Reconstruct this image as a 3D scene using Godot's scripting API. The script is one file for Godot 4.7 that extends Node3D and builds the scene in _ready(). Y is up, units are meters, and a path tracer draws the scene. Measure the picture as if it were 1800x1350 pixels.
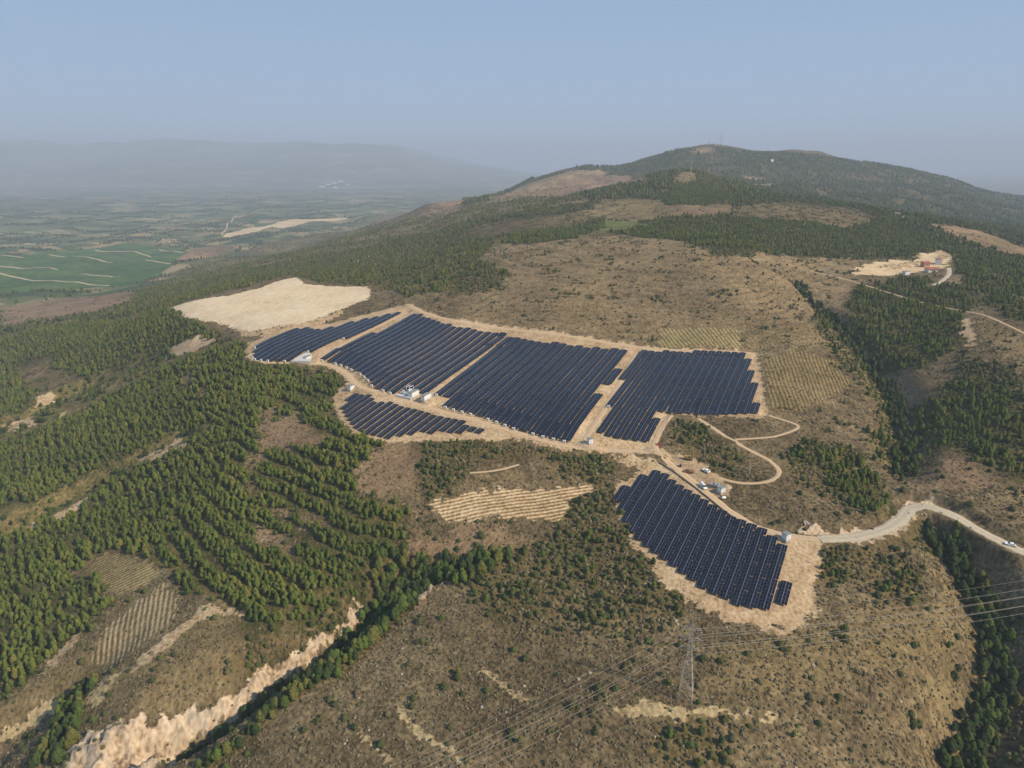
extends Node3D
# A solar farm on a dry hillside, seen from the air.

const LAND := {"scrub": 0, "wood": 1, "tan": 2, "sand": 3, "cliff": 4, "mauve": 5, "stripes0": 6, "stripes1": 7, "stripes2": 8, "stripes3": 9, "stripes4": 10, "thicket": 11, "broad": 12, "grassy": 13, "crop": 14, "fields": 15, "hillside": 16, "rocky": 17, "hillwood": 18, "scrubgreen": 19, "scrubmid": 20, "sandy": 21, "crop2": 22, "pale": 23, "dirt": 24, "plain": 25, "bare": 26, "mixwood": 27}
# ground elevation: centres (warped x, z) and weights of a smooth surface through surveyed points
const SURVEY := [
	0.4947, -1.5687, -6.1581, 0.1545, -1.4380, 3.3831, -0.3160, -1.4756, -12.3421, -0.5571, -1.5504, -15.9613, -0.0886, -1.7521, -9.1199, -0.3471, -1.6903, -1.1374,
	-0.4343, -1.5959, 10.6863, 0.1882, -1.9198, 10.1255, 0.0000, -1.5820, 7.0756, 0.6776, -1.4017, 1.8072, 0.9698, -1.5742, -18.6466, 1.1956, -1.7158, -24.6750,
	1.1629, -1.4624, 24.7305, 1.0816, -1.8498, 23.8464, 1.4551, -1.8832, 71.2910, 1.4260, -1.5188, 43.9040, 1.5257, -1.7239, -80.1278, 0.9079, -1.7647, -4.0014,
	1.3474, -1.4093, -1.8006, 0.8320, -1.7974, 0.0968, 0.9342, -2.0239, 23.0205, 0.4006, -2.2609, -13.9731, 0.5527, -2.4101, 25.7318, 0.5565, -1.9091, -11.2183,
	0.7957, -2.1814, 7.7619, 1.0468, -2.0016, -31.9045, 1.2457, -2.0243, -21.1225, 1.4056, -2.1167, 26.3398, 1.5454, -1.9919, 38.5257, 1.6174, -1.8800, -43.6480,
	1.7601, -2.1150, 9.4316, 0.8405, -2.2724, -11.4046, 1.0369, -2.2428, -11.4892, 1.2443, -2.2428, 19.3077, 1.0145, -2.4935, 7.9051, 0.7984, -2.6152, 13.3225,
	1.2169, -2.4404, -18.6695, 0.2987, -2.5343, -5.1408, 0.0000, -2.6167, -5.4916, -0.2938, -2.7416, -2.4474, -0.5599, -2.8773, -6.7221, -0.7410, -3.0167, -15.7883,
	-1.0405, -3.1421, -25.7881, -1.3280, -3.2624, -49.4281, -0.7292, -2.7109, -13.3302, -0.4719, -2.6097, 16.3784, -0.0934, -2.5826, -0.6305, 0.5843, -2.5308, -16.1102,
	1.0478, -2.6369, -13.3105, 1.1406, -3.0921, 40.8380, 0.5831, -3.2096, 17.7997, -0.0433, -3.3499, 22.6366, -0.5660, -3.7001, 16.6436, -0.9251, -3.6096, 9.9095,
	-1.2990, -3.3437, 18.7829, 0.2517, -2.8462, -4.3753, -0.4182, -3.2121, 8.9027, 0.8380, -2.8869, -8.3532, 0.8635, -3.3692, 17.6503, 0.3027, -3.5710, -8.4875,
	-0.1541, -3.6371, -16.4002, 0.3569, -4.3202, -12.7970, -0.1856, -4.4826, -23.6509, 1.0021, -4.0335, -7.0307, 1.1867, -3.5275, -62.0539, 1.3952, -3.1079, -40.4242,
	1.2362, -2.8030, -19.3056, 1.4505, -2.8353, 7.6540, 1.4887, -3.9845, -44.4410, -0.4818, -3.7991, -18.0801, -0.3573, -4.2810, 16.8586, -1.9708, -3.8601, -89.9629,
	-1.3911, -3.9078, 14.6697, -0.8942, -4.0809, 5.4793, -1.3874, -4.3524, -21.0045, -1.3710, -3.4688, -17.3462, -1.3500, -2.3987, -2.0118, -0.8740, -2.3294, 35.7308,
	-0.5509, -2.3829, -13.7863, -0.7715, -2.4678, -5.8472, -1.0939, -2.6962, -34.1469, -1.3215, -2.9965, -33.8511, -0.9988, -2.9719, 68.8047, -1.4941, -2.7313, 33.0241,
	-1.8636, -2.6873, 36.4137, -1.7246, -2.4373, 11.9579, -1.5901, -3.3132, 43.2643, -1.8487, -2.9293, -33.7604, -2.2001, -2.8151, 12.1018, -2.5545, -3.1480, -2.1960,
	-2.3952, -3.3759, -25.4426, -2.3680, -3.5990, 35.1512, -2.0166, -3.5555, 81.2488, -2.3309, -3.8569, 8.3818, -1.7489, -3.5633, -54.6198, -2.7223, -3.9311, -28.1971,
	-3.1909, -4.1067, -23.5228, -2.9731, -3.7655, 37.4657, -1.6429, -3.6144, 13.2086, -3.2145, -4.4796, -20.9855, -2.6090, -4.3687, 9.1785, -1.8224, -2.2198, -59.0813,
	-1.3758, -1.9866, -19.2973, -1.6289, -1.7349, -35.8014, -1.3941, -1.6436, 9.9607, -1.0595, -1.7197, -37.5462, -0.9480, -1.9048, 24.6333, -0.9088, -2.0910, -14.9043,
	-0.5970, -2.0604, -45.9606, -1.2249, -1.8757, 6.3721, -1.4774, -2.1852, 10.4205, -1.5272, -1.8885, 0.9326, -0.3086, -2.1620, 2.7603, -0.1073, -2.3009, -0.5846,
	0.2144, -2.2991, 36.6037, 0.2210, -2.4037, -19.3402, -0.3288, -2.3706, -13.0217, -0.7923, -1.5568, 2.9141, -1.5581, -1.6115, 7.7419, -0.4864, -1.9787, 64.1989,
	-1.8344, -2.0476, 49.4899, -2.1149, -2.4908, -22.9875, 1.6733, -2.9963, 56.5940, 1.9330, -3.2326, -0.1895, 1.7020, -2.7417, 32.8820, 1.8255, -2.5589, 33.1087,
	1.9813, -2.8535, -3.7682, 2.0931, -2.6652, -43.0501, 1.8988, -2.3465, -42.1089, 1.5322, -2.2219, -22.8184, 1.4712, -2.4586, 32.9420, 1.5855, -3.5203, 68.9192,
	1.6669, -3.2436, -39.3415, 1.5603, -2.0972, -49.3261, 2.3719, -3.8933, 17.5784, 1.9567, -3.8977, -3.4753, 1.7203, -3.9590, 42.8849, 2.2414, -3.3056, 16.3200,
	2.2821, -2.9682, -51.0126, 2.0980, -3.5545, -6.0012, 2.6952, -3.5792, -41.1280, 1.4675, -4.4636, 5.3109, 0.7946, -4.8463, 29.3179, 2.1488, -4.3354, 7.9856,
	2.6882, -4.4087, 15.0750, 2.9018, -4.7313, -30.0279, 0.4046, -4.9346, 3.2484, -0.2083, -5.0628, 4.1258, 0.0000, -5.7551, -14.7150, 0.8708, -5.3643, -4.3225,
	1.2502, -5.1343, -14.0355, 0.5193, -6.4217, 21.3247, 1.9745, -4.8413, 1.9407, 2.5863, -5.3107, -20.5645, 1.5359, -6.1959, -81.5916, 1.2180, -5.5856, 17.7164,
	1.6087, -5.2290, -7.9067, 2.2349, -6.1419, 38.3525, -0.7152, -4.7731, 14.5749, -1.1428, -4.8905, 12.7203, -1.4350, -5.0573, 6.0115, -1.2569, -6.1017, 10.1629,
	-0.7047, -6.1556, -2.7528, -1.9347, -5.8253, -20.8832, -2.0329, -5.0488, -1.0172, -2.2492, -4.8500, 9.9926, -0.2894, -7.1581, -79.5539, -0.8494, -7.4750, -95.2625,
	-2.7442, -4.9939, 1.2976, -3.2180, -4.8548, 5.2173, 2.7555, -4.1590, -7.9372, 3.4182, -4.6093, -22.2459, 3.2503, -4.3608, 23.5794, 2.3809, -8.3658, -100.0768,
	1.9882, -8.3649, -58.3708, 1.6591, -8.3457, -13.3747, 1.3272, -8.3187, -18.5853, 0.6538, -8.1758, -90.6200, 0.1926, -7.9911, -79.2131, 2.8846, -8.2749, -21.1937,
	3.3712, -8.1708, -62.4046, 3.8496, -8.0528, 4.1988, 4.4162, -7.8932, -59.8026, 4.8299, -7.7015, -0.9662, 5.2195, -7.5056, -13.8071, 5.3887, -7.3806, -22.7157,
	5.6006, -7.2364, 108.7463, 2.1912, -7.6114, 71.8363, 2.9367, -7.3267, 29.8671, 3.7012, -7.0681, 22.5418, 4.3182, -6.6504, -2.3265, 4.6270, -6.2947, 16.0162,
	1.2175, -7.5845, 52.5408, 2.6145, -6.4667, 6.6348, 3.0505, -5.7606, 10.9659, 0.6075, -7.5500, 38.6162, 3.6863, -6.0179, 20.0932, 4.1210, -5.5782, -3.9636,
	0.0000, -7.4095, 61.4922, -0.5877, -7.2367, 72.9072, -0.2973, -8.4378, 57.0417, -0.7625, -8.6564, 6.3276, -1.4075, -7.9896, 39.4696, 0.8094, -9.1887, 71.6228,
	2.9242, -9.2213, 42.4471, 4.6923, -8.8782, -4.9881, 5.8971, -8.3684, -14.9936, 6.4650, -7.7257, -21.0429, 5.9043, -6.7029, -39.1870, -2.5016, -7.1000, 27.6537,
	-3.2879, -6.2209, 12.7639, -3.9644, -5.6257, 4.2928, -3.9933, -5.0372, 6.0229, -4.9280, -5.0859, -6.8852, -3.9497, -4.0763, 13.0738, -3.3640, -3.1825, 4.0591,
	-2.5488, -2.2258, 16.4406, -2.1869, -8.2757, 4.8584, -5.4533, -6.8787, -3.6065, -6.3855, -6.0410, -3.8194, -2.1741, -9.8726, -7.9534, -4.6923, -8.8782, -8.7129,
	1.8161, -10.3086, 42.5024, 5.8562, -9.4976, 44.1252, 7.5861, -6.6247, 9.9662, 5.7313, -5.0050, 1.5144, 4.2072, -3.6740, 14.0214, 2.9539, -2.3953, 46.0341,
	1.8156, -1.4722, 30.8038, -1.5886, -1.5029, 37.2213, 0.0000, -0.7293, -30.9554, -0.4352, -0.5490, 20.6533, 0.5649, -0.7125, 3.7815,
]
const SURVEY_PLANE := [-327.45612, 0.43324, 3.44008]
# ravines: x, z, depth, width of the left bank, width of the right bank
const RAVINES := [
	[-26.4, -273.5, 2.0, 8.0, 12.0, -35.5, -270.9, 6.0, 8.0, 16.0, -48.1, -264.1, 10.0, 8.0, 22.0, -60.4, -250.9, 14.0, 8.0, 26.0, -69.6, -240.2, 16.0, 8.0, 28.0, -80.9, -231.4, 17.0, 8.0, 30.0, -92.0, -224.0, 18.0, 8.0, 32.0, -100.8, -214.7, 19.0, 8.0, 34.0, -111.5, -206.0, 20.0, 8.0, 36.0, -124.2, -200.7, 21.0, 9.0, 36.0],
	[196.2, -286.5, 4.0, 14.0, 18.0, 200.5, -276.0, 8.0, 18.0, 20.0, 201.7, -257.1, 11.0, 18.0, 22.0, 198.6, -238.0, 13.0, 20.0, 24.0, 191.7, -221.0, 14.0, 22.0, 26.0, 181.6, -208.4, 15.0, 24.0, 26.0, 168.8, -197.1, 15.0, 24.0, 26.0, 156.6, -185.1, 15.0, 24.0, 26.0],
	[273.1, -649.5, 2.0, 14.0, 14.0, 274.2, -596.8, 5.0, 14.0, 14.0, 264.0, -518.2, 8.0, 16.0, 16.0, 266.7, -475.7, 9.0, 18.0, 18.0, 257.1, -427.7, 9.0, 20.0, 20.0, 233.5, -373.3, 8.0, 20.0, 20.0, 206.0, -326.1, 5.0, 18.0, 18.0],
	[-249.6, -606.7, 1.0, 12.0, 12.0, -292.6, -592.2, 4.0, 20.0, 18.0, -361.3, -625.7, 7.0, 24.0, 20.0, -411.5, -620.3, 9.0, 28.0, 24.0, -441.5, -587.0, 10.0, 30.0, 28.0, -466.2, -559.7, 10.0, 30.0, 30.0],
	[-221.3, -430.0, 2.0, 9.0, 9.0, -262.9, -428.7, 5.0, 13.0, 13.0, -287.5, -412.2, 7.0, 16.0, 16.0, -309.8, -390.3, 9.0, 20.0, 20.0, -330.0, -369.5, 10.0, 20.0, 20.0],
	[-171.1, -254.3, 1.0, 9.0, 9.0, -187.5, -243.5, 4.0, 12.0, 12.0, -204.0, -234.0, 7.0, 16.0, 14.0, -218.4, -223.4, 8.0, 18.0, 16.0],
]
# land cover patches: kind, unevenness of the edge in metres, outline x, z
const PATCHES := [
	["fields", 12, [-1053.1, -1174.0, -3711.0, -4341.4, -2823.7, -4335.7, -2110.8, -4321.5, -1426.6, -4168.3, -921.9, -4040.3, -677.7, -4162.6, -632.9, -2969.4, -748.3, -2674.3, -849.7, -2449.2, -871.2, -2097.5, -801.0, -1650.6, -723.6, -1322.0, -764.4, -1154.7, -901.3, -1175.9]],
	["crop", 4, [-1585.2, -1862.2, -1569.4, -2099.2, -1487.9, -2303.3, -1404.7, -2539.3, -1134.1, -2404.8, -1027.6, -2132.9, -894.8, -1784.8, -819.3, -1453.9, -969.1, -1435.9, -1197.4, -1387.1]],
	["mauve", 4, [-1027.5, -2087.7, -1072.0, -2332.4, -992.3, -2502.5, -882.0, -2557.7, -903.0, -2372.7, -941.9, -2182.7, -942.9, -1968.9]],
	["sandy", 3, [-1209.2, -2882.6, -1222.9, -3172.1, -1202.8, -3417.1, -1122.0, -3612.3, -912.7, -3858.1, -844.7, -3590.0, -1005.0, -3411.4, -1087.9, -3157.9, -1102.8, -2852.0]],
	["scrubgreen", 8, [-1053.1, -1174.0, -920.0, -1201.3, -764.4, -1154.7, -723.6, -1322.0, -629.2, -1291.6, -406.6, -858.9, -408.2, -773.8, -561.9, -875.8, -643.1, -892.7, -681.8, -879.8, -822.3, -902.3]],
	["mauve", 5, [-920.0, -1201.3, -893.4, -1253.9, -838.2, -1304.6, -733.6, -1278.7, -587.9, -1086.6, -590.7, -964.1, -651.8, -942.0, -737.1, -954.9]],
	["hillwood", 10, [-296.6, -1045.4, -282.4, -1314.7, -179.5, -1569.4, -208.5, -6445.9, 79.4, -2471.1, 207.9, -2598.8, 443.9, -2782.4, 625.8, -2815.3, 798.8, -2884.8, 976.6, -2866.7, 1186.9, -2875.3, 1356.8, -2837.6, 1616.8, -2888.3, 6340.8, -9848.1, 2205.1, -2851.3, 578.2, -727.5, 503.2, -701.1, 509.1, -819.6, 430.9, -786.4, 262.3, -736.6, 209.3, -745.0, 144.4, -878.2, 79.9, -975.2, -31.8, -964.4, -66.9, -803.2, -121.2, -720.4]],
	["mixwood", 8, [-823.7, -1639.5, -846.5, -2036.3, -797.1, -2412.2, -742.4, -3016.9, -316.5, -1936.1, -144.2, -1773.6, -58.3, -1799.3, 79.0, -1956.1, 146.4, -1392.7, 134.5, -1182.9, 0.0, -1196.4, -91.6, -1242.7, -187.9, -1268.7, -257.1, -1193.8, -296.6, -1045.4, -302.1, -901.1, -312.1, -788.5, -361.0, -747.6, -477.6, -863.5, -553.8, -901.5, -584.7, -1029.5]],
	["mauve", 6, [-305.4, -1867.0, -238.3, -2094.6, -433.2, -5945.4, -111.0, -1604.7, -149.7, -1528.3]],
	["bare", 9, [-76.0, -1877.7, 0.0, -2368.4, 117.9, -2448.0, 224.2, -2547.1, 341.8, -2513.0, 297.4, -2315.7, 156.3, -2155.8, 41.6, -1712.8, -26.1, -1607.7]],
	["mauve", 6, [43.8, -1803.7, 183.7, -2284.5, 306.8, -2392.2, 405.8, -2413.4, 286.4, -1426.5, 240.3, -1493.3, 186.2, -1648.8, 101.6, -1568.8]],
	["bare", 9, [707.5, -2835.1, 768.5, -2855.5, 786.5, -2740.9, 737.5, -2653.3, 703.6, -2686.1]],
	["scrubmid", 6, [-67.9, -1029.5, -66.4, -1156.7, 0.0, -1158.1, 91.8, -1126.3, 132.1, -1160.8, 150.6, -1024.4, 111.7, -973.8, 47.4, -963.0, -16.0, -972.4]],
	["grassy", 4, [134.5, -1182.9, 163.6, -1263.1, 229.5, -1181.2, 246.0, -1146.2, 240.1, -1055.4, 184.0, -1025.1, 142.8, -1028.8, 127.3, -1076.8]],
	["crop2", 3, [109.6, -991.7, 137.1, -1016.8, 171.1, -996.7, 184.9, -940.9, 161.9, -896.5, 111.9, -908.5]],
	["grassy", 3, [148.0, -1035.9, 236.3, -1077.8, 336.2, -1062.1, 310.3, -989.2, 239.4, -978.4, 176.7, -982.3]],
	["mauve", 4, [247.1, -1067.8, 327.0, -1060.3, 318.5, -1003.2, 258.9, -961.2, 236.3, -999.9]],
	["bare", 9, [311.2, -1383.9, 557.1, -2321.2, 396.3, -1523.2, 359.2, -1398.8, 319.0, -1344.8]],
	["bare", 9, [341.6, -1245.8, 386.4, -1326.2, 408.2, -1316.0, 366.2, -1226.4]],
	["scrubmid", 5, [328.4, -1036.3, 471.0, -1162.2, 554.2, -1136.6, 540.2, -1017.5, 462.9, -941.2, 390.4, -954.7, 306.2, -936.7]],
	["bare", 9, [432.4, -933.6, 466.6, -966.4, 490.4, -957.9, 454.5, -922.9]],
	["bare", 9, [916.2, -1707.0, 633.3, -1109.6, 584.0, -1036.6, 578.7, -1067.3]],
	["mauve", 5, [603.6, -996.2, 689.1, -1023.7, 695.6, -981.6, 726.9, -921.5, 631.1, -796.0, 601.4, -843.4, 596.2, -916.0]],
	["grassy", 4, [649.4, -962.4, 709.6, -977.3, 666.4, -920.8, 622.1, -907.8]],
	["mixwood", 4, [-261.3, -842.7, -296.6, -1045.4, -257.1, -1193.8, -208.8, -1267.3, -155.2, -1353.2, -95.4, -1225.6, -94.7, -1043.6, -59.2, -1027.7, -27.2, -865.9, -32.2, -773.9, -2.8, -677.5, -21.1, -625.0, -52.6, -622.2, -76.3, -645.9, -97.6, -640.3, -121.6, -686.2, -163.4, -747.2, -218.1, -762.8]],
	["wood", 3, [-14.4, -870.8, 0.0, -983.1, 79.9, -975.2, 136.2, -1042.9, 129.5, -957.3, 68.9, -836.1, 27.1, -821.8]],
	["wood", 4, [132.2, -868.8, 160.1, -929.3, 214.2, -935.1, 279.2, -949.9, 393.5, -962.9, 450.9, -931.7, 558.8, -1037.4, 555.5, -925.3, 513.6, -827.3, 453.6, -780.1, 394.6, -765.2, 344.7, -768.4, 259.8, -729.1, 200.9, -736.6, 164.3, -797.8]],
	["wood", 3, [241.6, -1124.7, 285.8, -1265.4, 602.5, -2316.7, 435.4, -1465.1, 354.1, -1136.7, 289.7, -1049.3, 243.5, -1071.0]],
	["bare", 3, [318.4, -1386.3, 357.7, -1489.6, 379.9, -1482.6, 365.0, -1386.1, 323.8, -1319.5]],
	["bare", 4, [701.8, -2187.7, 816.0, -2289.7, 803.8, -2217.2, 705.1, -2090.0]],
	["bare", 4, [645.2, -1908.7, 789.1, -2088.1, 733.7, -1959.0, 628.6, -1814.1]],
	["wood", 4, [542.9, -890.0, 561.2, -848.0, 549.3, -767.7, 506.3, -633.8, 374.3, -456.4, 375.0, -511.6, 403.6, -593.9, 464.1, -720.8]],
	["bare", 2, [501.7, -801.3, 502.0, -783.2, 443.7, -679.9, 407.8, -604.5, 391.8, -586.6, 420.9, -655.9]],
	["hillside", 3, [-108.0, -636.8, -88.4, -654.6, -52.6, -622.2, -21.1, -625.0, -2.8, -677.5, -32.2, -773.9, -27.2, -865.9, 27.1, -821.8, 68.9, -836.1, 138.6, -842.0, 200.9, -736.6, 241.2, -709.6, 268.4, -668.4, 270.2, -613.0, 244.2, -517.1, 227.1, -485.8, 178.8, -479.2, 151.1, -484.6, 90.2, -496.8, 13.7, -531.3, -58.2, -568.0, -94.7, -620.1]],
	["hillside", 3, [241.2, -709.6, 344.7, -768.4, 394.6, -765.2, 351.8, -706.7, 302.6, -605.2, 278.3, -561.6, 274.1, -596.6, 277.5, -661.6]],
	["thicket", 3, [-47.8, -713.5, -11.8, -708.7, -2.8, -666.3, -10.5, -621.2, -36.8, -623.1, -58.1, -625.2]],
	["thicket", 3, [202.9, -744.3, 262.3, -736.6, 249.8, -699.2, 196.9, -677.3]],
	["stripes0", 1, [118.4, -522.6, 176.2, -513.3, 170.6, -485.1, 109.7, -491.1]],
	["stripes1", 1.5, [179.4, -466.1, 207.9, -479.9, 232.9, -468.9, 232.5, -439.9, 205.0, -412.7, 173.2, -388.3, 157.5, -391.2]],
	["grassy", 2, [181.2, -515.4, 223.8, -522.5, 234.7, -504.8, 209.8, -485.0, 174.3, -484.9]],
	["sandy", 4, [347.9, -704.5, 374.4, -735.8, 419.1, -763.3, 456.1, -770.5, 493.6, -804.7, 516.4, -820.5, 490.1, -761.5, 460.6, -722.7, 438.3, -709.1, 411.8, -703.5, 382.4, -691.7, 354.7, -694.1]],
	["rocky", 3, [390.0, -730.2, 425.6, -751.6, 451.1, -761.6, 441.4, -737.4, 401.8, -717.8]],
	["rocky", 3, [489.6, -797.7, 514.1, -816.6, 497.6, -775.9, 475.4, -756.9]],
	["sandy", 2, [353.4, -635.3, 371.8, -640.2, 365.4, -618.8, 345.1, -609.2]],
	["wood", 2.5, [297.6, -596.4, 331.4, -650.5, 368.3, -664.4, 396.3, -675.2, 403.3, -648.9, 410.2, -608.5, 375.8, -542.7, 360.5, -532.5, 328.7, -478.7, 310.4, -458.3, 280.8, -451.5, 271.2, -481.3, 268.2, -512.9, 278.3, -561.6]],
	["mauve", 3, [267.6, -486.7, 279.0, -454.9, 275.3, -420.7, 259.2, -421.3, 261.4, -447.9]],
	["grassy", 3, [355.0, -520.1, 360.9, -502.9, 352.4, -453.6, 349.5, -421.6, 330.4, -394.2, 328.2, -422.6, 324.9, -457.7]],
	["tan", 2, [348.0, -515.6, 351.8, -511.6, 326.2, -462.9, 318.0, -458.6]],
	["thicket", 3, [313.5, -457.2, 326.7, -414.9, 321.7, -381.9, 276.2, -317.2, 256.9, -327.7, 257.9, -357.6, 256.1, -386.0, 279.7, -416.0]],
	["wood", 2.5, [262.4, -408.7, 283.4, -422.8, 299.4, -426.6, 310.5, -390.1, 304.6, -357.6, 264.6, -300.3, 247.5, -313.0, 235.8, -326.4, 234.4, -348.4, 244.5, -387.3]],
	["mixwood", 2.5, [242.5, -540.7, 278.7, -595.6, 263.8, -518.0, 268.4, -479.3, 264.6, -446.4, 254.0, -398.9, 235.9, -371.7, 220.1, -367.9, 236.8, -423.9, 237.2, -459.5, 231.9, -487.1]],
	["mixwood", 2.5, [225.1, -392.3, 240.2, -379.5, 230.0, -340.9, 226.8, -316.3, 210.0, -311.1, 196.7, -323.3, 200.7, -350.4]],
	["thicket", 2.5, [149.7, -343.1, 174.2, -356.8, 193.2, -348.3, 188.7, -313.9, 180.3, -291.2, 167.5, -287.7, 158.2, -297.7, 146.6, -310.9]],
	["wood", 2, [166.6, -338.3, 186.2, -347.1, 188.0, -324.6, 186.1, -300.0, 177.2, -290.7, 164.9, -293.8, 161.6, -312.1]],
	["mauve", 2, [210.6, -331.9, 241.8, -331.5, 239.1, -304.2, 216.7, -298.8, 199.7, -307.6]],
	["scrub", 2, [209.5, -305.2, 250.1, -299.7, 234.7, -257.3, 218.9, -275.5, 208.1, -292.8]],
	["thicket", 2, [89.3, -375.4, 111.1, -374.8, 116.5, -358.1, 129.5, -338.3, 124.5, -331.9, 105.7, -341.1, 90.5, -356.8]],
	["thicket", 2, [93.1, -339.8, 106.6, -332.5, 127.2, -321.7, 127.6, -314.0, 113.7, -315.6, 102.3, -327.7]],
	["broad", 2, [198.7, -286.2, 204.7, -282.5, 206.4, -268.3, 207.7, -253.7, 204.8, -235.1, 198.7, -218.9, 189.4, -204.5, 177.5, -196.4, 164.7, -185.1, 154.3, -184.7, 166.0, -198.2, 175.3, -209.4, 185.1, -220.7, 191.5, -235.4, 196.3, -254.2, 196.2, -272.8]],
	["thicket", 2, [192.6, -292.8, 201.6, -289.7, 204.1, -278.1, 194.3, -274.7, 176.6, -268.1, 171.0, -272.7]],
	["thicket", 2, [207.5, -238.3, 219.9, -235.4, 185.3, -181.0, 173.3, -187.0, 190.1, -204.1, 199.5, -218.4]],
	["grassy", 1.5, [191.3, -274.6, 199.5, -271.6, 196.8, -252.9, 188.7, -241.9, 188.4, -250.3, 187.7, -263.4]],
	["grassy", 1.5, [161.7, -214.9, 178.2, -217.6, 178.7, -211.5, 166.0, -198.2, 153.9, -187.9, 137.8, -177.6, 154.0, -197.6, 151.6, -203.1]],
	["thicket", 2, [138.8, -264.0, 168.3, -267.2, 180.3, -260.4, 164.3, -239.4, 147.5, -244.1, 129.3, -240.5]],
	["sand", 1.5, [-376.6, -727.9, -350.2, -724.7, -307.2, -726.7, -284.4, -767.5, -272.2, -854.5, -239.5, -774.4, -201.7, -749.0, -159.7, -735.5, -148.1, -708.0, -143.8, -666.0, -160.0, -626.7, -168.3, -597.2, -181.8, -573.2, -204.3, -566.3, -224.6, -567.8, -262.5, -612.7, -303.4, -645.2, -332.5, -671.7]],
	["rocky", 1.5, [-262.5, -612.7, -226.0, -571.4, -183.5, -579.1, -160.0, -626.7, -153.6, -611.0, -173.0, -559.7, -202.7, -547.1, -227.5, -561.8]],
	["tan", 1.2, [-220.4, -529.9, -220.4, -542.6, -210.1, -543.6, -205.0, -554.0, -187.0, -574.0, -159.0, -580.4, -133.9, -603.8, -105.4, -620.4, -94.1, -623.3, -78.9, -598.3, -58.4, -570.8, -23.5, -548.4, 13.7, -533.5, 44.6, -518.5, 70.0, -507.5, 90.5, -498.8, 118.6, -489.0, 151.4, -485.5, 177.6, -479.4, 174.9, -458.7, 164.0, -420.5, 155.8, -388.2, 150.7, -376.4, 135.7, -379.0, 116.9, -384.6, 97.6, -387.5, 91.4, -380.7, 85.8, -365.9, 81.6, -356.0, 81.6, -347.7, 72.3, -344.9, 50.2, -344.2, 31.7, -348.3, 19.2, -353.0, 0.0, -361.0, -12.4, -359.6, -23.0, -362.7, -46.0, -362.9, -65.9, -363.5, -80.0, -368.3, -93.7, -377.8, -107.0, -395.3, -118.4, -420.2, -121.1, -439.4, -115.1, -447.7, -124.0, -465.7, -135.7, -478.0, -156.6, -484.9, -182.5, -486.1, -199.0, -496.2, -213.8, -514.7]],
	["tan", 1.2, [50.7, -309.2, 55.6, -319.7, 69.4, -331.7, 76.8, -338.5, 82.6, -333.9, 98.5, -301.8, 111.7, -281.7, 126.0, -273.7, 139.9, -269.8, 134.2, -257.5, 123.8, -234.5, 122.5, -228.3, 110.6, -221.9, 97.4, -222.2, 85.1, -225.6, 75.8, -233.2, 67.8, -240.7, 60.6, -253.5, 55.7, -271.5, 53.2, -285.5, 51.0, -299.0]],
	["dirt", 1, [80.8, -353.2, 88.1, -345.7, 97.6, -339.3, 103.6, -333.0, 106.5, -323.3, 110.2, -313.6, 108.7, -303.3, 102.4, -304.1, 97.1, -309.6, 91.6, -320.4, 85.9, -335.2]],
	["rocky", 1.5, [53.3, -344.1, 72.1, -343.9, 77.2, -337.5, 69.9, -330.7, 60.1, -336.5]],
	["cliff", 1.2, [131.1, -277.0, 144.1, -277.1, 162.7, -277.3, 176.9, -284.5, 189.6, -295.5, 188.5, -290.4, 173.5, -277.6, 157.8, -272.5, 142.0, -271.9, 130.0, -274.1]],
	["cliff", 1, [191.6, -297.9, 197.8, -301.4, 206.0, -298.8, 209.5, -293.0, 206.0, -293.7, 198.8, -297.8, 192.5, -295.9]],
	["cliff", 1, [148.3, -268.5, 165.5, -272.1, 180.0, -279.9, 192.6, -292.8, 195.7, -292.5, 181.6, -277.8, 166.5, -268.7, 152.0, -265.2]],
	["rocky", 1, [97.4, -222.2, 110.6, -221.9, 122.5, -228.3, 122.9, -231.6, 115.5, -223.1, 105.1, -218.9, 94.5, -220.1]],
	["thicket", 2, [-52.4, -361.5, -22.9, -360.9, 0.0, -356.6, 25.3, -347.5, 53.1, -342.6, 57.5, -329.1, 47.4, -320.4, 29.6, -320.1, 18.9, -345.4, -6.3, -346.5, -44.0, -344.0]],
	["mauve", 2, [-82.2, -344.6, -73.4, -362.8, -54.8, -361.8, -47.5, -325.2, -53.5, -320.3, -66.1, -318.9, -81.1, -318.7]],
	["thicket", 2, [-50.1, -355.5, -25.7, -352.9, -21.4, -332.7, -32.3, -315.9, -46.7, -312.8, -51.2, -325.6]],
	["stripes2", 1.2, [-42.9, -310.2, -32.2, -314.3, -20.6, -317.0, 0.0, -318.6, 20.7, -318.1, 41.6, -321.5, 41.6, -313.1, 30.1, -307.1, 25.0, -294.5, 8.4, -296.4, -14.1, -298.7, -30.9, -298.3]],
	["thicket", 2, [28.9, -309.7, 47.4, -320.4, 51.4, -306.4, 53.9, -284.6, 61.5, -254.4, 68.1, -240.0, 70.3, -229.3, 55.0, -219.8, 33.2, -220.4, 9.1, -226.6, -9.5, -240.8, -25.0, -256.0, -12.9, -267.4, 8.1, -283.4, 24.9, -293.7]],
	["mauve", 2, [-49.4, -295.0, -18.5, -291.3, 9.0, -286.0, 9.3, -278.5, -17.8, -278.1, -30.1, -277.0, -44.9, -280.0, -49.9, -286.1]],
	["wood", 3, [-762.6, -879.8, -661.7, -852.1, -637.8, -884.9, -561.9, -875.8, -395.3, -748.6, -321.4, -660.1, -284.1, -619.2, -261.3, -586.7, -296.1, -600.5, -342.8, -625.7, -390.0, -636.5, -430.6, -645.5, -481.6, -683.4, -536.6, -722.5, -650.9, -739.9]],
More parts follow.
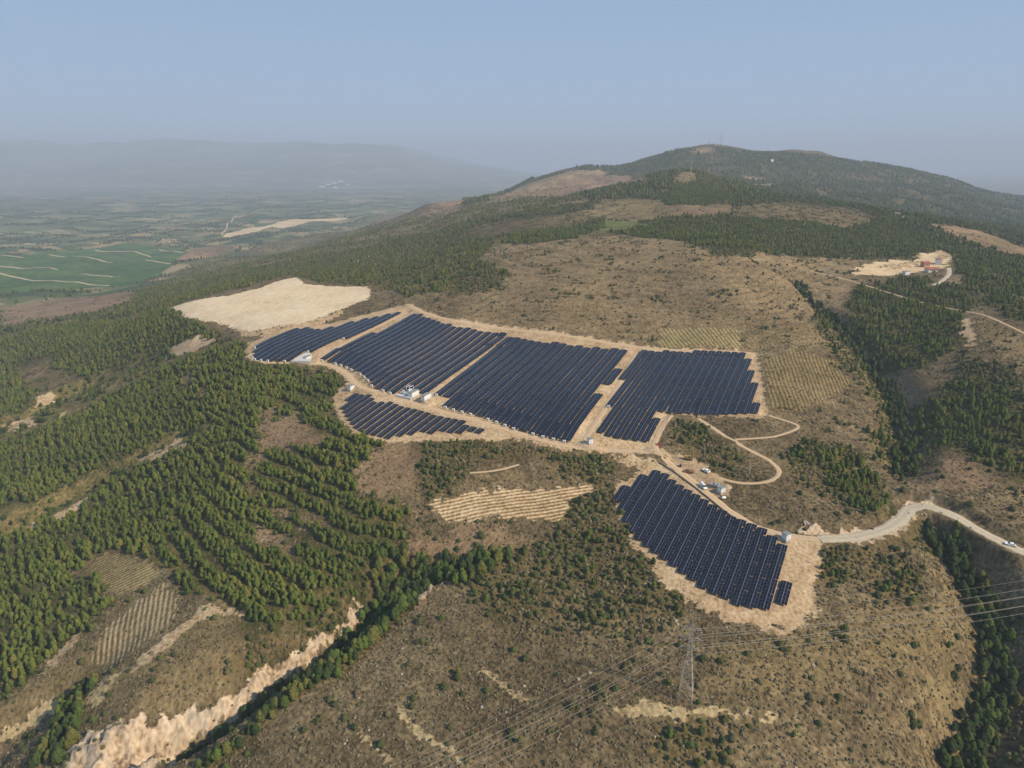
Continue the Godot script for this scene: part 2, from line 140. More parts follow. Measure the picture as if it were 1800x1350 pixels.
	["mauve", 2, [-566.7, -736.5, -545.2, -745.8, -518.7, -734.8, -481.1, -679.6, -496.7, -672.6, -533.2, -697.9]],
	["wood", 3, [-666.2, -759.3, -545.9, -716.1, -460.7, -627.6, -446.8, -597.6, -471.8, -585.0, -501.1, -552.7]],
	["scrubgreen", 2, [-448.5, -598.7, -456.2, -625.2, -427.5, -640.3, -359.7, -635.9, -264.2, -589.8, -229.3, -553.3, -259.5, -565.4, -307.5, -566.8, -357.6, -569.4, -381.8, -548.1, -406.3, -530.5, -428.9, -526.3, -461.4, -503.3, -506.7, -559.6]],
	["rocky", 1.5, [-457.4, -614.0, -444.0, -619.8, -431.4, -606.4, -447.6, -602.0]],
	["rocky", 1.2, [-392.7, -548.9, -387.8, -556.1, -378.3, -534.3]],
	["rocky", 1.2, [-464.5, -581.3, -447.9, -588.4, -403.6, -537.9, -427.1, -538.3]],
	["tan", 1.5, [-320.0, -615.7, -286.7, -605.0, -257.8, -577.9, -278.2, -572.7, -318.3, -599.2]],
	["wood", 2.5, [-480.1, -526.6, -428.9, -526.3, -397.4, -524.7, -368.8, -543.9, -337.5, -562.4, -295.6, -564.3, -252.0, -559.6, -225.7, -550.5, -198.3, -494.2, -155.7, -481.5, -121.1, -460.3, -114.4, -444.9, -120.0, -435.0, -118.8, -417.3, -106.4, -392.6, -93.3, -375.5, -79.5, -365.3, -68.4, -358.1, -84.2, -355.3, -82.5, -330.6, -88.9, -317.4, -77.6, -320.8, -61.4, -313.5, -45.8, -293.0, -49.0, -285.1, -66.9, -278.5, -68.5, -272.1, -67.6, -265.6, -85.4, -253.5, -110.4, -245.5, -120.8, -248.9, -119.2, -258.0, -135.5, -264.7, -153.8, -275.8, -168.0, -293.6, -219.4, -328.2, -236.9, -324.2, -234.5, -317.4, -195.7, -285.0, -196.5, -268.2, -216.6, -252.3, -223.3, -237.4, -240.0, -224.2, -341.9, -354.0]],
	["scrubgreen", 1.5, [-331.4, -377.4, -358.5, -416.6, -319.3, -407.5, -293.3, -424.4, -261.1, -433.9, -232.3, -436.5, -199.0, -426.5, -199.3, -417.0, -228.2, -418.4, -249.6, -412.3, -273.5, -391.1, -293.2, -368.9]],
	["rocky", 1, [-259.3, -429.9, -234.0, -430.1, -226.0, -431.2, -213.4, -412.4, -233.9, -413.1, -246.8, -414.6]],
	["rocky", 1, [-316.8, -386.6, -312.0, -393.9, -292.3, -373.1, -295.6, -364.4]],
	["rocky", 1, [-287.7, -377.3, -278.6, -393.1, -268.6, -395.9, -271.3, -387.3, -277.7, -370.4]],
	["mauve", 1.5, [-167.4, -426.5, -158.2, -430.5, -150.8, -403.7, -144.1, -413.2, -115.7, -385.5, -102.2, -374.0, -119.7, -371.4, -136.0, -374.0, -149.1, -376.7, -156.1, -384.1]],
	["mauve", 1.2, [-154.4, -358.3, -150.2, -357.8, -140.1, -338.3, -126.2, -326.5, -117.7, -321.9, -92.7, -310.4, -102.5, -305.8, -126.6, -323.7, -144.0, -336.4]],
	["mauve", 1.2, [-158.7, -375.9, -149.1, -376.7, -146.3, -364.8, -152.2, -359.8]],
	["mauve", 1.2, [-139.6, -311.3, -115.8, -305.6, -99.7, -297.5, -108.8, -289.0, -124.6, -296.4]],
	["mauve", 1.2, [-268.3, -521.6, -261.1, -527.5, -246.7, -500.6, -253.4, -499.5]],
	["mauve", 1.2, [-235.6, -485.6, -220.8, -471.6, -218.7, -460.9, -228.6, -471.0]],
	["stripes3", 1.5, [-232.2, -317.9, -219.2, -326.0, -194.8, -310.4, -174.5, -294.1, -180.9, -286.7, -193.0, -287.2, -217.3, -305.4]],
	["stripes4", 1.5, [-171.2, -287.3, -154.4, -271.0, -154.0, -258.1, -161.4, -251.3, -175.0, -246.0, -192.6, -253.8, -185.6, -270.2]],
	["grassy", 1.5, [-141.2, -265.7, -118.8, -257.7, -117.7, -245.3, -114.0, -239.3, -104.9, -242.8, -113.2, -230.4, -117.6, -221.8, -130.5, -219.3, -148.0, -218.5, -177.2, -226.9, -184.7, -234.8, -166.9, -238.8, -153.4, -251.0]],
	["rocky", 1, [-146.1, -258.3, -140.5, -265.3, -118.7, -257.3, -119.6, -254.1, -133.0, -258.5, -141.7, -254.1, -147.2, -243.5, -159.1, -236.2, -166.1, -237.3, -157.0, -247.7]],
	["thicket", 1.5, [-113.4, -239.4, -85.2, -252.6, -67.5, -264.8, -69.2, -259.1, -84.3, -247.7, -97.2, -240.5, -103.3, -236.1, -109.4, -233.0]],
	["pale", 1.2, [-230.1, -223.8, -219.1, -228.8, -201.7, -234.9, -193.3, -237.7, -202.9, -242.0, -208.8, -238.3, -220.6, -231.9, -232.2, -227.4]],
	["grassy", 1.5, [-215.5, -250.7, -200.8, -268.2, -188.2, -255.9, -192.0, -246.8, -205.2, -241.4, -221.6, -234.1, -231.1, -225.6, -239.4, -237.5]],
	["rocky", 1, [-214.5, -249.1, -210.1, -259.8, -204.4, -269.4, -204.2, -273.9, -201.2, -263.9, -206.7, -252.0]],
	["broad", 1.5, [-189.1, -220.9, -194.9, -237.3, -187.5, -243.4, -179.7, -242.1, -178.0, -226.0, -172.1, -213.6, -170.8, -203.2, -189.1, -208.9]],
	["cliff", 1.2, [-176.9, -201.3, -174.0, -210.6, -167.0, -213.3, -150.4, -215.0, -138.3, -217.9, -129.6, -218.5, -119.1, -221.3, -112.8, -226.1, -107.4, -231.7, -103.9, -236.0, -96.9, -238.9, -90.2, -244.4, -75.4, -251.7, -79.8, -246.2, -86.4, -239.5, -97.7, -232.0, -103.0, -227.8, -106.8, -223.3, -113.0, -217.3, -123.0, -212.9, -130.8, -209.4, -127.7, -186.7]],
	["cliff", 1, [-69.2, -264.3, -65.7, -261.1, -68.3, -253.0, -72.8, -246.6, -76.0, -252.4, -72.1, -257.2]],
	["cliff", 1, [-55.8, -267.0, -47.3, -268.8, -33.8, -260.5, -38.6, -253.3, -46.0, -247.0, -53.0, -261.7]],
	["pale", 1.2, [-181.2, -229.2, -175.7, -238.0, -166.1, -237.3, -166.9, -231.5, -172.5, -225.3]],
	["broad", 1.2, [-66.8, -259.7, -62.8, -267.7, -66.3, -274.7, -60.1, -286.0, -48.6, -281.5, -29.2, -275.9, -10.6, -275.7, 5.3, -279.9, 7.9, -274.2, -7.7, -266.8, -25.3, -259.3, -36.6, -268.2, -42.1, -251.5, -50.9, -243.9, -56.4, -233.9, -63.5, -223.2, -74.8, -214.0, -84.7, -206.3, -92.6, -197.2, -102.1, -188.6, -113.7, -183.7, -111.5, -188.3, -97.9, -197.0, -93.9, -204.1, -87.9, -212.9, -77.0, -222.4, -74.5, -246.3]],
	["pale", 1.2, [32.0, -191.8, 43.9, -192.1, 55.4, -190.0, 76.5, -188.0, 89.6, -185.9, 86.9, -183.9, 68.0, -185.6, 48.8, -186.5, 35.4, -187.7]],
	["thicket", 1.5, [52.3, -184.6, 70.1, -186.0, 85.1, -184.2, 75.6, -178.3, 71.1, -169.2, 42.0, -169.6, 47.4, -178.8]],
	["grassy", 2, [69.3, -215.7, 110.0, -220.3, 153.2, -236.0, 181.2, -243.2, 183.2, -232.3, 162.5, -216.5, 125.5, -205.0, 100.6, -194.7, 69.7, -192.2]],
	["pale", 0.8, [-12.0, -214.8, -9.8, -214.0, -4.3, -207.5, 3.1, -200.7, 7.1, -195.6, 5.7, -195.0, 0.0, -200.5, -7.5, -208.6]],
	["pale", 0.8, [-43.9, -200.9, -40.3, -198.4, -32.0, -189.7, -21.3, -182.1, -13.1, -173.3, -15.9, -173.5, -23.1, -180.6, -33.9, -188.8]],
	["pale", 0.8, [-55.9, -192.8, -53.7, -192.1, -47.2, -184.9, -40.4, -179.8, -42.3, -179.2, -49.0, -184.1]],
]
const ROADS := [
	["dirt_road", 5.5, "road", [-201.8, -504.5, -184.2, -491.4, -161.9, -488.7, -136.6, -481.7, -120.4, -466.2, -109.0, -445.6, -99.7, -434.4, -78.3, -421.2, -57.7, -405.0, -35.0, -391.9, -10.1, -376.0, 13.1, -362.6, 35.1, -351.8, 53.9, -348.8, 71.3, -348.1, 80.8, -343.5, 87.8, -329.7, 95.6, -312.7, 104.4, -293.1, 113.6, -279.6, 126.8, -272.5, 138.6, -269.9]],
	["gravel_road", 8.0, "gravel", [138.6, -269.9, 154.5, -270.8, 170.3, -276.6, 185.5, -287.5, 193.3, -294.6, 199.9, -296.2, 205.4, -292.4, 211.3, -283.7, 217.1, -272.2, 224.7, -260.9, 234.9, -253.9]],
	["dirt_track", 3.2, "road", [112.4, -382.8, 118.5, -367.5, 125.0, -353.9, 131.2, -343.4, 137.3, -334.2, 139.6, -325.2, 137.4, -319.0, 130.6, -314.3, 121.5, -313.1, 113.5, -315.1, 106.8, -320.2]],
	["dirt_track", 2.6, "road", [125.9, -355.1, 138.3, -355.7, 148.1, -356.4, 160.2, -362.7, 167.2, -369.1, 163.2, -375.3, 154.8, -383.2]],
	["dirt_track", 4.5, "road", [46.2, -351.0, 42.2, -359.3, 53.8, -385.4, 72.2, -431.7, 93.3, -484.6]],
	["dirt_track", 4.0, "road", [81.4, -343.5, 80.1, -353.3, 90.3, -375.4, 96.8, -386.8]],
	["dirt_track", 4.5, "road", [-52.8, -409.8, -46.7, -422.1, -28.4, -463.7, -5.8, -515.9]],
	["dirt_track", 3.5, "road", [-146.7, -489.7, -134.4, -518.2, -118.8, -553.2, -95.3, -598.2]],
	["dirt_track", 5.0, "road", [-93.3, -617.6, -77.7, -588.4, -47.7, -557.5, -9.2, -536.9, 26.9, -521.0, 61.0, -505.5, 93.8, -492.7, 125.9, -484.2, 174.2, -477.8]],
	["dirt_track", 2.6, "road", [236.4, -679.7, 262.2, -700.8, 283.9, -710.1, 308.2, -709.5, 330.0, -690.7, 339.8, -662.6, 347.1, -623.0, 352.5, -586.1, 358.8, -551.8, 363.2, -519.6, 361.5, -488.2, 362.7, -457.1]],
	["gravel_road", 5, "gravel", [458.4, -715.1, 435.4, -677.2, 410.9, -648.1, 393.8, -632.4]],
	["dirt_track", 2.2, "road", [-22.5, -330.9, -12.2, -331.9, -3.1, -334.9, 3.7, -338.8]],
	["field_track", 7, "track", [-1537.5, -1963.9, -1450.4, -1933.6, -1312.3, -1871.5, -1218.4, -1829.4]],
	["field_track", 7, "track", [-1341.0, -1702.4, -1217.1, -1667.7, -1042.3, -1569.2, -878.9, -1477.5]],
	["field_track", 7, "track", [-1436.8, -2130.7, -1312.3, -2085.2, -1156.3, -1982.9]],
	["field_track", 7, "track", [-1150.9, -1819.0, -1076.8, -1770.2, -993.1, -1726.4]],
	["field_track", 7, "track", [-1433.9, -2363.9, -1259.3, -2278.1, -1122.5, -2170.0]],
	["field_track", 7, "track", [-1197.8, -2332.8, -1067.9, -2231.3]],
	["field_track", 7, "track", [-1060.4, -1979.7, -948.2, -1904.6]],
	["field_track", 6, "track", [-1591.6, -2082.1, -1454.5, -2040.5]],
	["field_track", 8, "track", [-1219.1, -2907.0, -1381.6, -3388.3, -1565.7, -3973.9]],
	["dirt_track", 3.5, "road", [-242.4, -1039.4, -204.1, -1120.2, -152.1, -1116.4]],
]
# solar rows: block, table kind, x, z of the near end, x, z of the far end
const ROWS := [
	["near", "n", 52.1, -304.4, 59.7, -317.7],
	["near", "n", 53.6, -297.0, 69.5, -325.0],
	["near", "n", 54.2, -288.2, 78.1, -330.4],
	["near", "n", 55.8, -281.0, 80.4, -324.5],
	["near", "n", 58.2, -275.3, 82.8, -318.7],
	["near", "n", 61.0, -270.2, 85.7, -314.0],
	["near", "n", 63.8, -265.4, 88.7, -309.3],
	["near", "n", 66.8, -260.7, 91.6, -304.5],
	["near", "n", 69.8, -256.1, 94.7, -300.0],
	["near", "n", 72.7, -251.2, 97.8, -295.5],
	["near", "n", 75.9, -247.0, 101.2, -291.6],
	["near", "n", 78.8, -242.1, 104.5, -287.5],
	["near", "n", 82.5, -238.7, 107.7, -283.2],
	["near", "n", 86.6, -235.9, 111.4, -279.8],
	["near", "n", 90.2, -232.4, 115.1, -276.5],
	["near", "n", 95.1, -231.1, 118.3, -272.1],
	["near", "n", 100.3, -230.3, 121.6, -267.9],
	["near", "n", 108.1, -232.7, 113.8, -242.7],
	["b4", "n", 74.0, -435.2, 97.5, -483.4],
	["b4", "n", 60.3, -395.6, 102.8, -482.6],
	["b4", "n", 51.0, -364.7, 108.1, -481.9],
	["b4", "n", 55.0, -361.3, 113.5, -481.2],
	["b4", "n", 59.7, -359.3, 118.8, -480.5],
	["b4", "n", 64.7, -358.0, 124.1, -479.8],
	["b4", "n", 69.8, -356.7, 129.5, -479.0],
	["b4", "n", 74.9, -355.4, 86.3, -378.9],
	["b4", "n", 91.1, -388.7, 134.8, -478.3],
	["b4", "n", 96.4, -387.9, 140.1, -477.6],
	["b4", "n", 101.7, -387.1, 145.5, -476.9],
	["b4", "n", 107.0, -386.3, 150.8, -476.1],
	["b4", "n", 112.3, -385.5, 156.1, -475.4],
	["b4", "n", 117.6, -384.7, 161.5, -474.7],
	["b4", "n", 122.9, -383.9, 166.8, -474.0],
	["b4", "n", 128.4, -383.5, 168.7, -466.1],
	["b4", "n", 134.0, -383.4, 165.1, -447.2],
	["b4", "n", 139.7, -383.3, 159.0, -423.0],
	["b4", "n", 145.3, -383.2, 151.8, -396.5],
	["b3", "w", -48.2, -416.9, -1.9, -516.1],
	["b3", "w", -42.4, -414.2, 3.9, -513.4],
	["b3", "w", -41.1, -401.7, 9.7, -510.8],
	["b3", "w", -35.7, -398.1, 15.5, -508.0],
	["b3", "w", -30.2, -394.8, 21.2, -505.1],
	["b3", "w", -24.7, -391.5, 27.0, -502.2],
	["b3", "w", -19.3, -387.8, 32.7, -499.3],
	["b3", "w", -13.9, -384.2, 38.4, -496.4],
	["b3", "w", -8.6, -380.4, 44.3, -493.8],
	["b3", "w", -3.5, -376.2, 50.7, -492.4],
	["b3", "w", 1.6, -371.9, 57.1, -491.1],
	["b3", "w", 7.1, -368.6, 63.6, -489.7],
	["b3", "w", 12.8, -365.6, 69.9, -488.2],
	["b3", "w", 18.4, -362.6, 76.1, -486.3],
	["b3", "w", 24.3, -360.1, 82.3, -484.4],
	["b3", "w", 30.3, -357.7, 56.3, -413.4],
	["b3", "w", 62.5, -426.9, 74.8, -453.2],
	["b2", "w", -141.0, -488.9, -114.5, -540.7],
	["b2", "w", -135.2, -485.8, -85.6, -583.1],
	["b2", "w", -129.6, -482.5, -80.0, -579.8],
	["b2", "w", -124.4, -478.2, -75.5, -574.3],
	["b2", "w", -119.4, -473.8, -71.0, -568.9],
	["b2", "w", -114.8, -468.5, -66.4, -563.4],
	["b2", "w", -110.2, -463.1, -61.9, -557.9],
	["b2", "w", -106.0, -457.1, -57.3, -552.5],
	["b2", "w", -101.9, -450.8, -52.1, -548.4],
	["b2", "w", -97.9, -444.1, -46.8, -544.5],
	["b2", "w", -94.1, -437.3, -41.4, -540.7],
	["b2", "w", -89.8, -431.4, -36.1, -536.8],
	["b2", "w", -84.6, -427.3, -30.6, -533.2],
	["b2", "w", -79.3, -423.2, -25.1, -529.7],
	["b2", "w", -70.9, -425.4, -19.2, -526.8],
	["b2", "w", -64.6, -423.3, -13.1, -524.4],
	["b2", "w", -58.6, -420.7, -7.0, -522.1],
	["b1", "w", -203.1, -521.9, -181.8, -563.8],
	["b1", "w", -201.2, -511.9, -174.6, -564.0],
	["b1", "w", -198.6, -503.2, -168.8, -561.6],
	["b1", "w", -194.5, -497.2, -163.8, -557.5],
	["b1", "w", -188.8, -494.6, -152.3, -566.1],
	["b1", "w", -182.9, -492.3, -137.9, -580.7],
	["b1", "w", -176.2, -491.5, -128.1, -586.0],
	["b1", "w", -169.6, -490.7, -118.4, -591.1],
	["b1", "w", -155.7, -504.2, -109.1, -595.6],
	["b1", "w", -134.7, -531.5, -101.3, -596.9],
	["ll", "n", -107.7, -418.4, -102.3, -426.7],
	["ll", "n", -108.5, -407.9, -98.2, -423.8],
	["ll", "n", -105.9, -402.7, -94.1, -420.9],
	["ll", "n", -103.3, -397.5, -90.4, -417.3],
	["ll", "n", -100.6, -392.2, -87.0, -413.2],
	["ll", "n", -97.8, -387.4, -82.2, -411.4],
	["ll", "n", -94.8, -382.7, -77.3, -409.7],
	["ll", "n", -91.0, -379.3, -73.5, -406.3],
	["ll", "n", -86.9, -376.2, -69.5, -403.1],
	["ll", "n", -82.5, -373.9, -65.3, -400.3],
	["ll", "n", -78.0, -371.5, -61.1, -397.5],
	["ll", "n", -73.6, -369.0, -56.9, -394.7],
	["ll", "n", -66.7, -370.3, -52.7, -392.0],
	["ll", "n", -60.2, -371.1, -48.3, -389.4],
	["ll", "n", -52.9, -373.1, -43.8, -387.1],
	["ll", "n", -48.4, -370.7, -39.2, -384.8],
	["ll", "n", -41.3, -372.4, -34.8, -382.4],
	["ll", "n", -36.6, -370.3, -30.4, -379.9],
	["ll", "n", -31.5, -369.0, -26.0, -377.4],
	["ll", "n", -24.6, -370.3, -21.6, -374.9],
	["ll", "n", -20.1, -368.0, -17.2, -372.4],
]
const SPOTS := {
	"pylon": [61.2, -194.2],
	"kiosk_a": [44.0, -354.2],
	"kiosk_b": [123.5, -269.8],
	"station_a": [-64.1, -418.5],
	"station_b": [-55.3, -412.3],
	"equip": [-70.7, -420.5],
	"pad_a0": [-75.7, -418.6],
	"pad_a1": [-70.5, -429.6],
	"pad_a2": [-60.6, -423.1],
	"pad_a3": [-65.3, -413.1],
	"pad_b0": [-164.3, -486.4],
	"pad_b1": [-157.8, -505.2],
	"pad_b2": [-151.9, -497.7],
	"pad_b3": [-149.8, -484.9],
	"station_c": [-153.9, -492.3],
	"cabin": [-108.6, -434.6],
	"debris_a": [-114.5, -441.6],
	"debris_b": [82.6, -352.6],
	"rig": [95.4, -337.9],
	"loader": [93.2, -326.9],
	"car_a": [102.1, -325.6],
	"van": [97.3, -312.5],
	"car_b": [103.3, -312.6],
	"box": [105.1, -307.5],
	"pole_a": [123.2, -321.1],
	"pole_b": [196.9, -408.6],
	"mast_c": [107.0, -303.5],
	"car_c": [221.3, -265.1],
	"plank": [136.3, -279.7],
	"house_a": [433.7, -703.2],
	"house_b": [461.0, -738.7],
	"house_c": [442.3, -730.3],
	"shed": [399.9, -690.2],
	"house_tree": [433.7, -686.6],
	"peak_mast": [374.3, -1489.0],
	"top_mast": [834.4, -2873.9],
	"top_mast2": [792.4, -2894.9],
	"hut": [910.7, -2505.4],
	"spoil": [108.6, -310.9],
	"water": [104.7, -302.0],
	"drum": [90.5, -332.5],
	"pole_c": [163.9, -360.5],
	"wall0": [79.9, -335.7],
	"wall1": [85.6, -326.3],
	"wall2": [91.8, -314.8],
	"wall3": [98.1, -300.5],
	"wall4": [102.9, -289.8],
	"wall5": [106.7, -282.9],
	"shed0": [-2445.3, -9090.2],
	"shed1": [-2491.5, -9582.0],
	"shed2": [-2472.9, -9848.1],
	"shed3": [-2445.1, -10129.4],
	"shed4": [-2221.5, -9582.0],
	"shed5": [-2213.3, -8862.6],
	"ditch0": [88.2, -349.0],
	"ditch1": [89.4, -342.9],
	"ditch2": [90.1, -336.3],
}
const FENCES := {
	"east": [177.3, -478.5, 174.5, -458.8, 163.6, -420.5, 154.6, -386.8, 151.2, -377.7],
	"west": [-209.5, -542.0, -213.4, -532.8, -214.0, -523.0, -208.1, -509.4],
	"south": [85.3, -355.3, 91.7, -375.3, 97.8, -386.8, 116.7, -383.9, 150.9, -377.0],
}
const LANDMARKS := {
	"the pylon": [62.3, -199.1],
	"the upper faded field": [-201.7, -304.4],
	"the striped field": [-172.4, -262.5],
	"the pale cliff": [-112.4, -227.3],
	"the ravine head": [-34.2, -271.3],
	"the lower array": [61.6, -242.6],
	"the ravine mouth": [-103.2, -188.8],
	"the terrace clearing": [-121.3, -323.9],
	"the small clearing": [-116.6, -298.5],
	"the bare field": [-18.9, -283.6],
	"the gully bend": [190.5, -220.9],
	"the road bend": [193.6, -295.2],
	"the gully crest": [198.1, -257.3],
	"the pale bank": [55.1, -188.5],
	"the left edge": [-269.7, -313.6],
	"the lower left corner": [-206.4, -225.6],
	"the lower right corner": [177.6, -190.7],
	"the bottom edge": [-9.5, -177.1],
	"the grassy terrace": [-134.8, -232.6],
	"the tan striped field": [0.0, -306.8],
	"the brushwood edge": [11.4, -229.2],
	"the main road": [31.4, -344.7],
	"the right edge": [211.6, -242.5],
}

const EYE := Vector3(0, 230, 0)
const STEP := 2.0                       # ground mesh spacing round the farm, metres
const NEAR := Rect2(-460, -860, 920, 710)
const MID := Rect2(-1600, -3900, 4300, 3760)
const FAR := Rect2(-22500, -24500, 45000, 27000)
const FLAT := ["tan", "sand", "dirt"]

var rng := RandomNumberGenerator.new()
var xs := PackedFloat32Array()
var zs := PackedFloat32Array()
var hs := PackedFloat32Array()
var nx := 0
var nz := 0
var near_map := PackedByteArray()
var mid_map := PackedByteArray()
var near_size := Vector2i(2048, 1600)
var mid_size := Vector2i(2048, 2048)
var far_size := Vector2i(2048, 2048)
var taken := {}
var mats := {}

# ---------------------------------------------------------------- helpers
func numbered(called: String) -> String:
	if not taken.has(called):
		taken[called] = 0
		return called
	taken[called] += 1
	return "%s_%03d" % [called, taken[called]]

func tag(o: Node, label: String, category: String, group := "", kind := "") -> void:
	o.set_meta("label", label)
	o.set_meta("category", category)
	if group != "":
		o.set_meta("group", group)
	if kind != "":
		o.set_meta("kind", kind)

func thing(called: String, at: Vector3, turn: float, label: String, category: String, group := "") -> Node3D:
	var o := Node3D.new()
	o.name = numbered(called)
	add_child(o)
	o.position = at
	o.rotation.y = turn
	tag(o, label, category, group)
	return o

func part(called: String, mesh: Mesh, m: Material, parent: Node, at := Transform3D()) -> MeshInstance3D:
	var o := MeshInstance3D.new()
	o.name = called
	o.mesh = mesh
	if m:
		o.material_override = m
	o.transform = at
	parent.add_child(o, true)
	return o

func paint(key: String, r: float, g: float, b: float, rough := 0.8, metal := 0.0) -> StandardMaterial3D:
	if mats.has(key):
		return mats[key]
	var m := StandardMaterial3D.new()
	m.resource_name = key
	m.albedo_color = Color(r, g, b).linear_to_srgb()
	m.roughness = rough
	m.metallic = metal
	mats[key] = m
	return m

func st_new() -> SurfaceTool:
	var st := SurfaceTool.new()
	st.begin(Mesh.PRIMITIVE_TRIANGLES)
	st.set_smooth_group(-1)
	return st

func quad(st: SurfaceTool, a: Vector3, b: Vector3, c: Vector3, d: Vector3) -> void:
	for p in [a, b, c, a, c, d]:
		st.add_vertex(p)

# a box with its own axes; top may be narrower than the bottom
func box(st: SurfaceTool, c: Vector3, s: Vector3, basis := Basis(), tx := 1.0, tz := 1.0) -> void:
	var p: Array[Vector3] = []
	for y in [-0.5, 0.5]:
		var kx: float = tx if y > 0 else 1.0
		var kz: float = tz if y > 0 else 1.0
		for q in [Vector2(-0.5, -0.5), Vector2(0.5, -0.5), Vector2(0.5, 0.5), Vector2(-0.5, 0.5)]:
			p.append(c + basis * Vector3(q.x * s.x * kx, y * s.y, q.y * s.z * kz))
	quad(st, p[4], p[5], p[6], p[7])
	quad(st, p[3], p[2], p[1], p[0])
	for i in 4:
		var j := (i + 1) % 4
		quad(st, p[i], p[j], p[4 + j], p[4 + i])

func bar(st: SurfaceTool, a: Vector3, b: Vector3, w: float) -> void:
	var y := (b - a).normalized()
	var x := y.cross(Vector3(0.31, 0.2, 0.93)).normalized()
	box(st, (a + b) * 0.5, Vector3(w, a.distance_to(b), w), Basis(x, y, x.cross(y)))

func tube(st: SurfaceTool, a: Vector3, b: Vector3, r0: float, r1: float, n := 8) -> void:
	var y := (b - a).normalized()
	var x := y.cross(Vector3(0.31, 0.2, 0.93)).normalized()
	var z := x.cross(y)
	for i in n:
		var t0 := TAU * i / n
		var t1 := TAU * (i + 1) / n
		var u := x * cos(t0) + z * sin(t0)
		var v := x * cos(t1) + z * sin(t1)
		quad(st, a + v * r0, a + u * r0, b + u * r1, b + v * r1)
		for q in [a, a + u * r0, a + v * r0, b, b + v * r1, b + u * r1]:
			st.add_vertex(q)

func done(st: SurfaceTool) -> ArrayMesh:
	st.generate_normals()
	return st.commit()

func boxes(list: Array) -> ArrayMesh:
	var st := st_new()
	for b in list:
		box(st, b[0], b[1])
	return done(st)

# ---------------------------------------------------------------- ground
func smooth(t: float) -> float:
	t = clampf(t, 0.0, 1.0)
	return t * t * (3.0 - 2.0 * t)

func survey(x: float, z: float) -> float:
	var r := sqrt(x * x + z * z) + 1e-9
	var k := log(1.0 + r / 400.0) * 4.0 / r
	var a := x * k
	var b := z * k
	var h: float = SURVEY_PLANE[0] + SURVEY_PLANE[1] * a + SURVEY_PLANE[2] * b
	var n := sv.size()
	var i := 0
	while i < n:
		var dx := a - sv[i]
		var dz := b - sv[i + 1]
		h += sv[i + 2] * sqrt(dx * dx + dz * dz + 0.0225)
		i += 3
	h += EYE.y
	var f := smooth((r - 4200.0) / 2500.0)
	return h * (1.0 - f) + (EYE.y - 274.0) * f
var sv := PackedFloat32Array()

func make_lines() -> void:
	var x := NEAR.position.x
	while x <= NEAR.end.x + 0.01:
		xs.append(x)
		x += STEP
	var out := PackedFloat32Array()
	x = NEAR.end.x
	while x < 21500.0:
		x += maxf(STEP, (x - NEAR.end.x * 0.75) * 0.03)
		out.append(x)
	var all := PackedFloat32Array()
	for i in out.size():
		all.append(-out[out.size() - 1 - i])
	all.append_array(xs)
	all.append_array(out)
	xs = all
	# z runs from far (negative) to near
	out = PackedFloat32Array()
	var z := -NEAR.position.y
	while z < 23500.0:
		z += maxf(STEP, (z - 640.0) * 0.022)
		out.append(z)
	for i in out.size():
		zs.append(-out[out.size() - 1 - i])
	z = NEAR.position.y
	while z <= NEAR.end.y + 0.01:
		zs.append(z)
		z += STEP
	z = NEAR.end.y
	while z < 1800.0:
		z += maxf(4.0, (z - NEAR.end.y) * 0.12)
		zs.append(z)
	while (xs.size() - 1) % 4 != 0:
		xs.append(xs[xs.size() - 1] + 400.0)
	while (zs.size() - 1) % 4 != 0:
		zs.append(zs[zs.size() - 1] + 150.0)
	nx = xs.size()
	nz = zs.size()

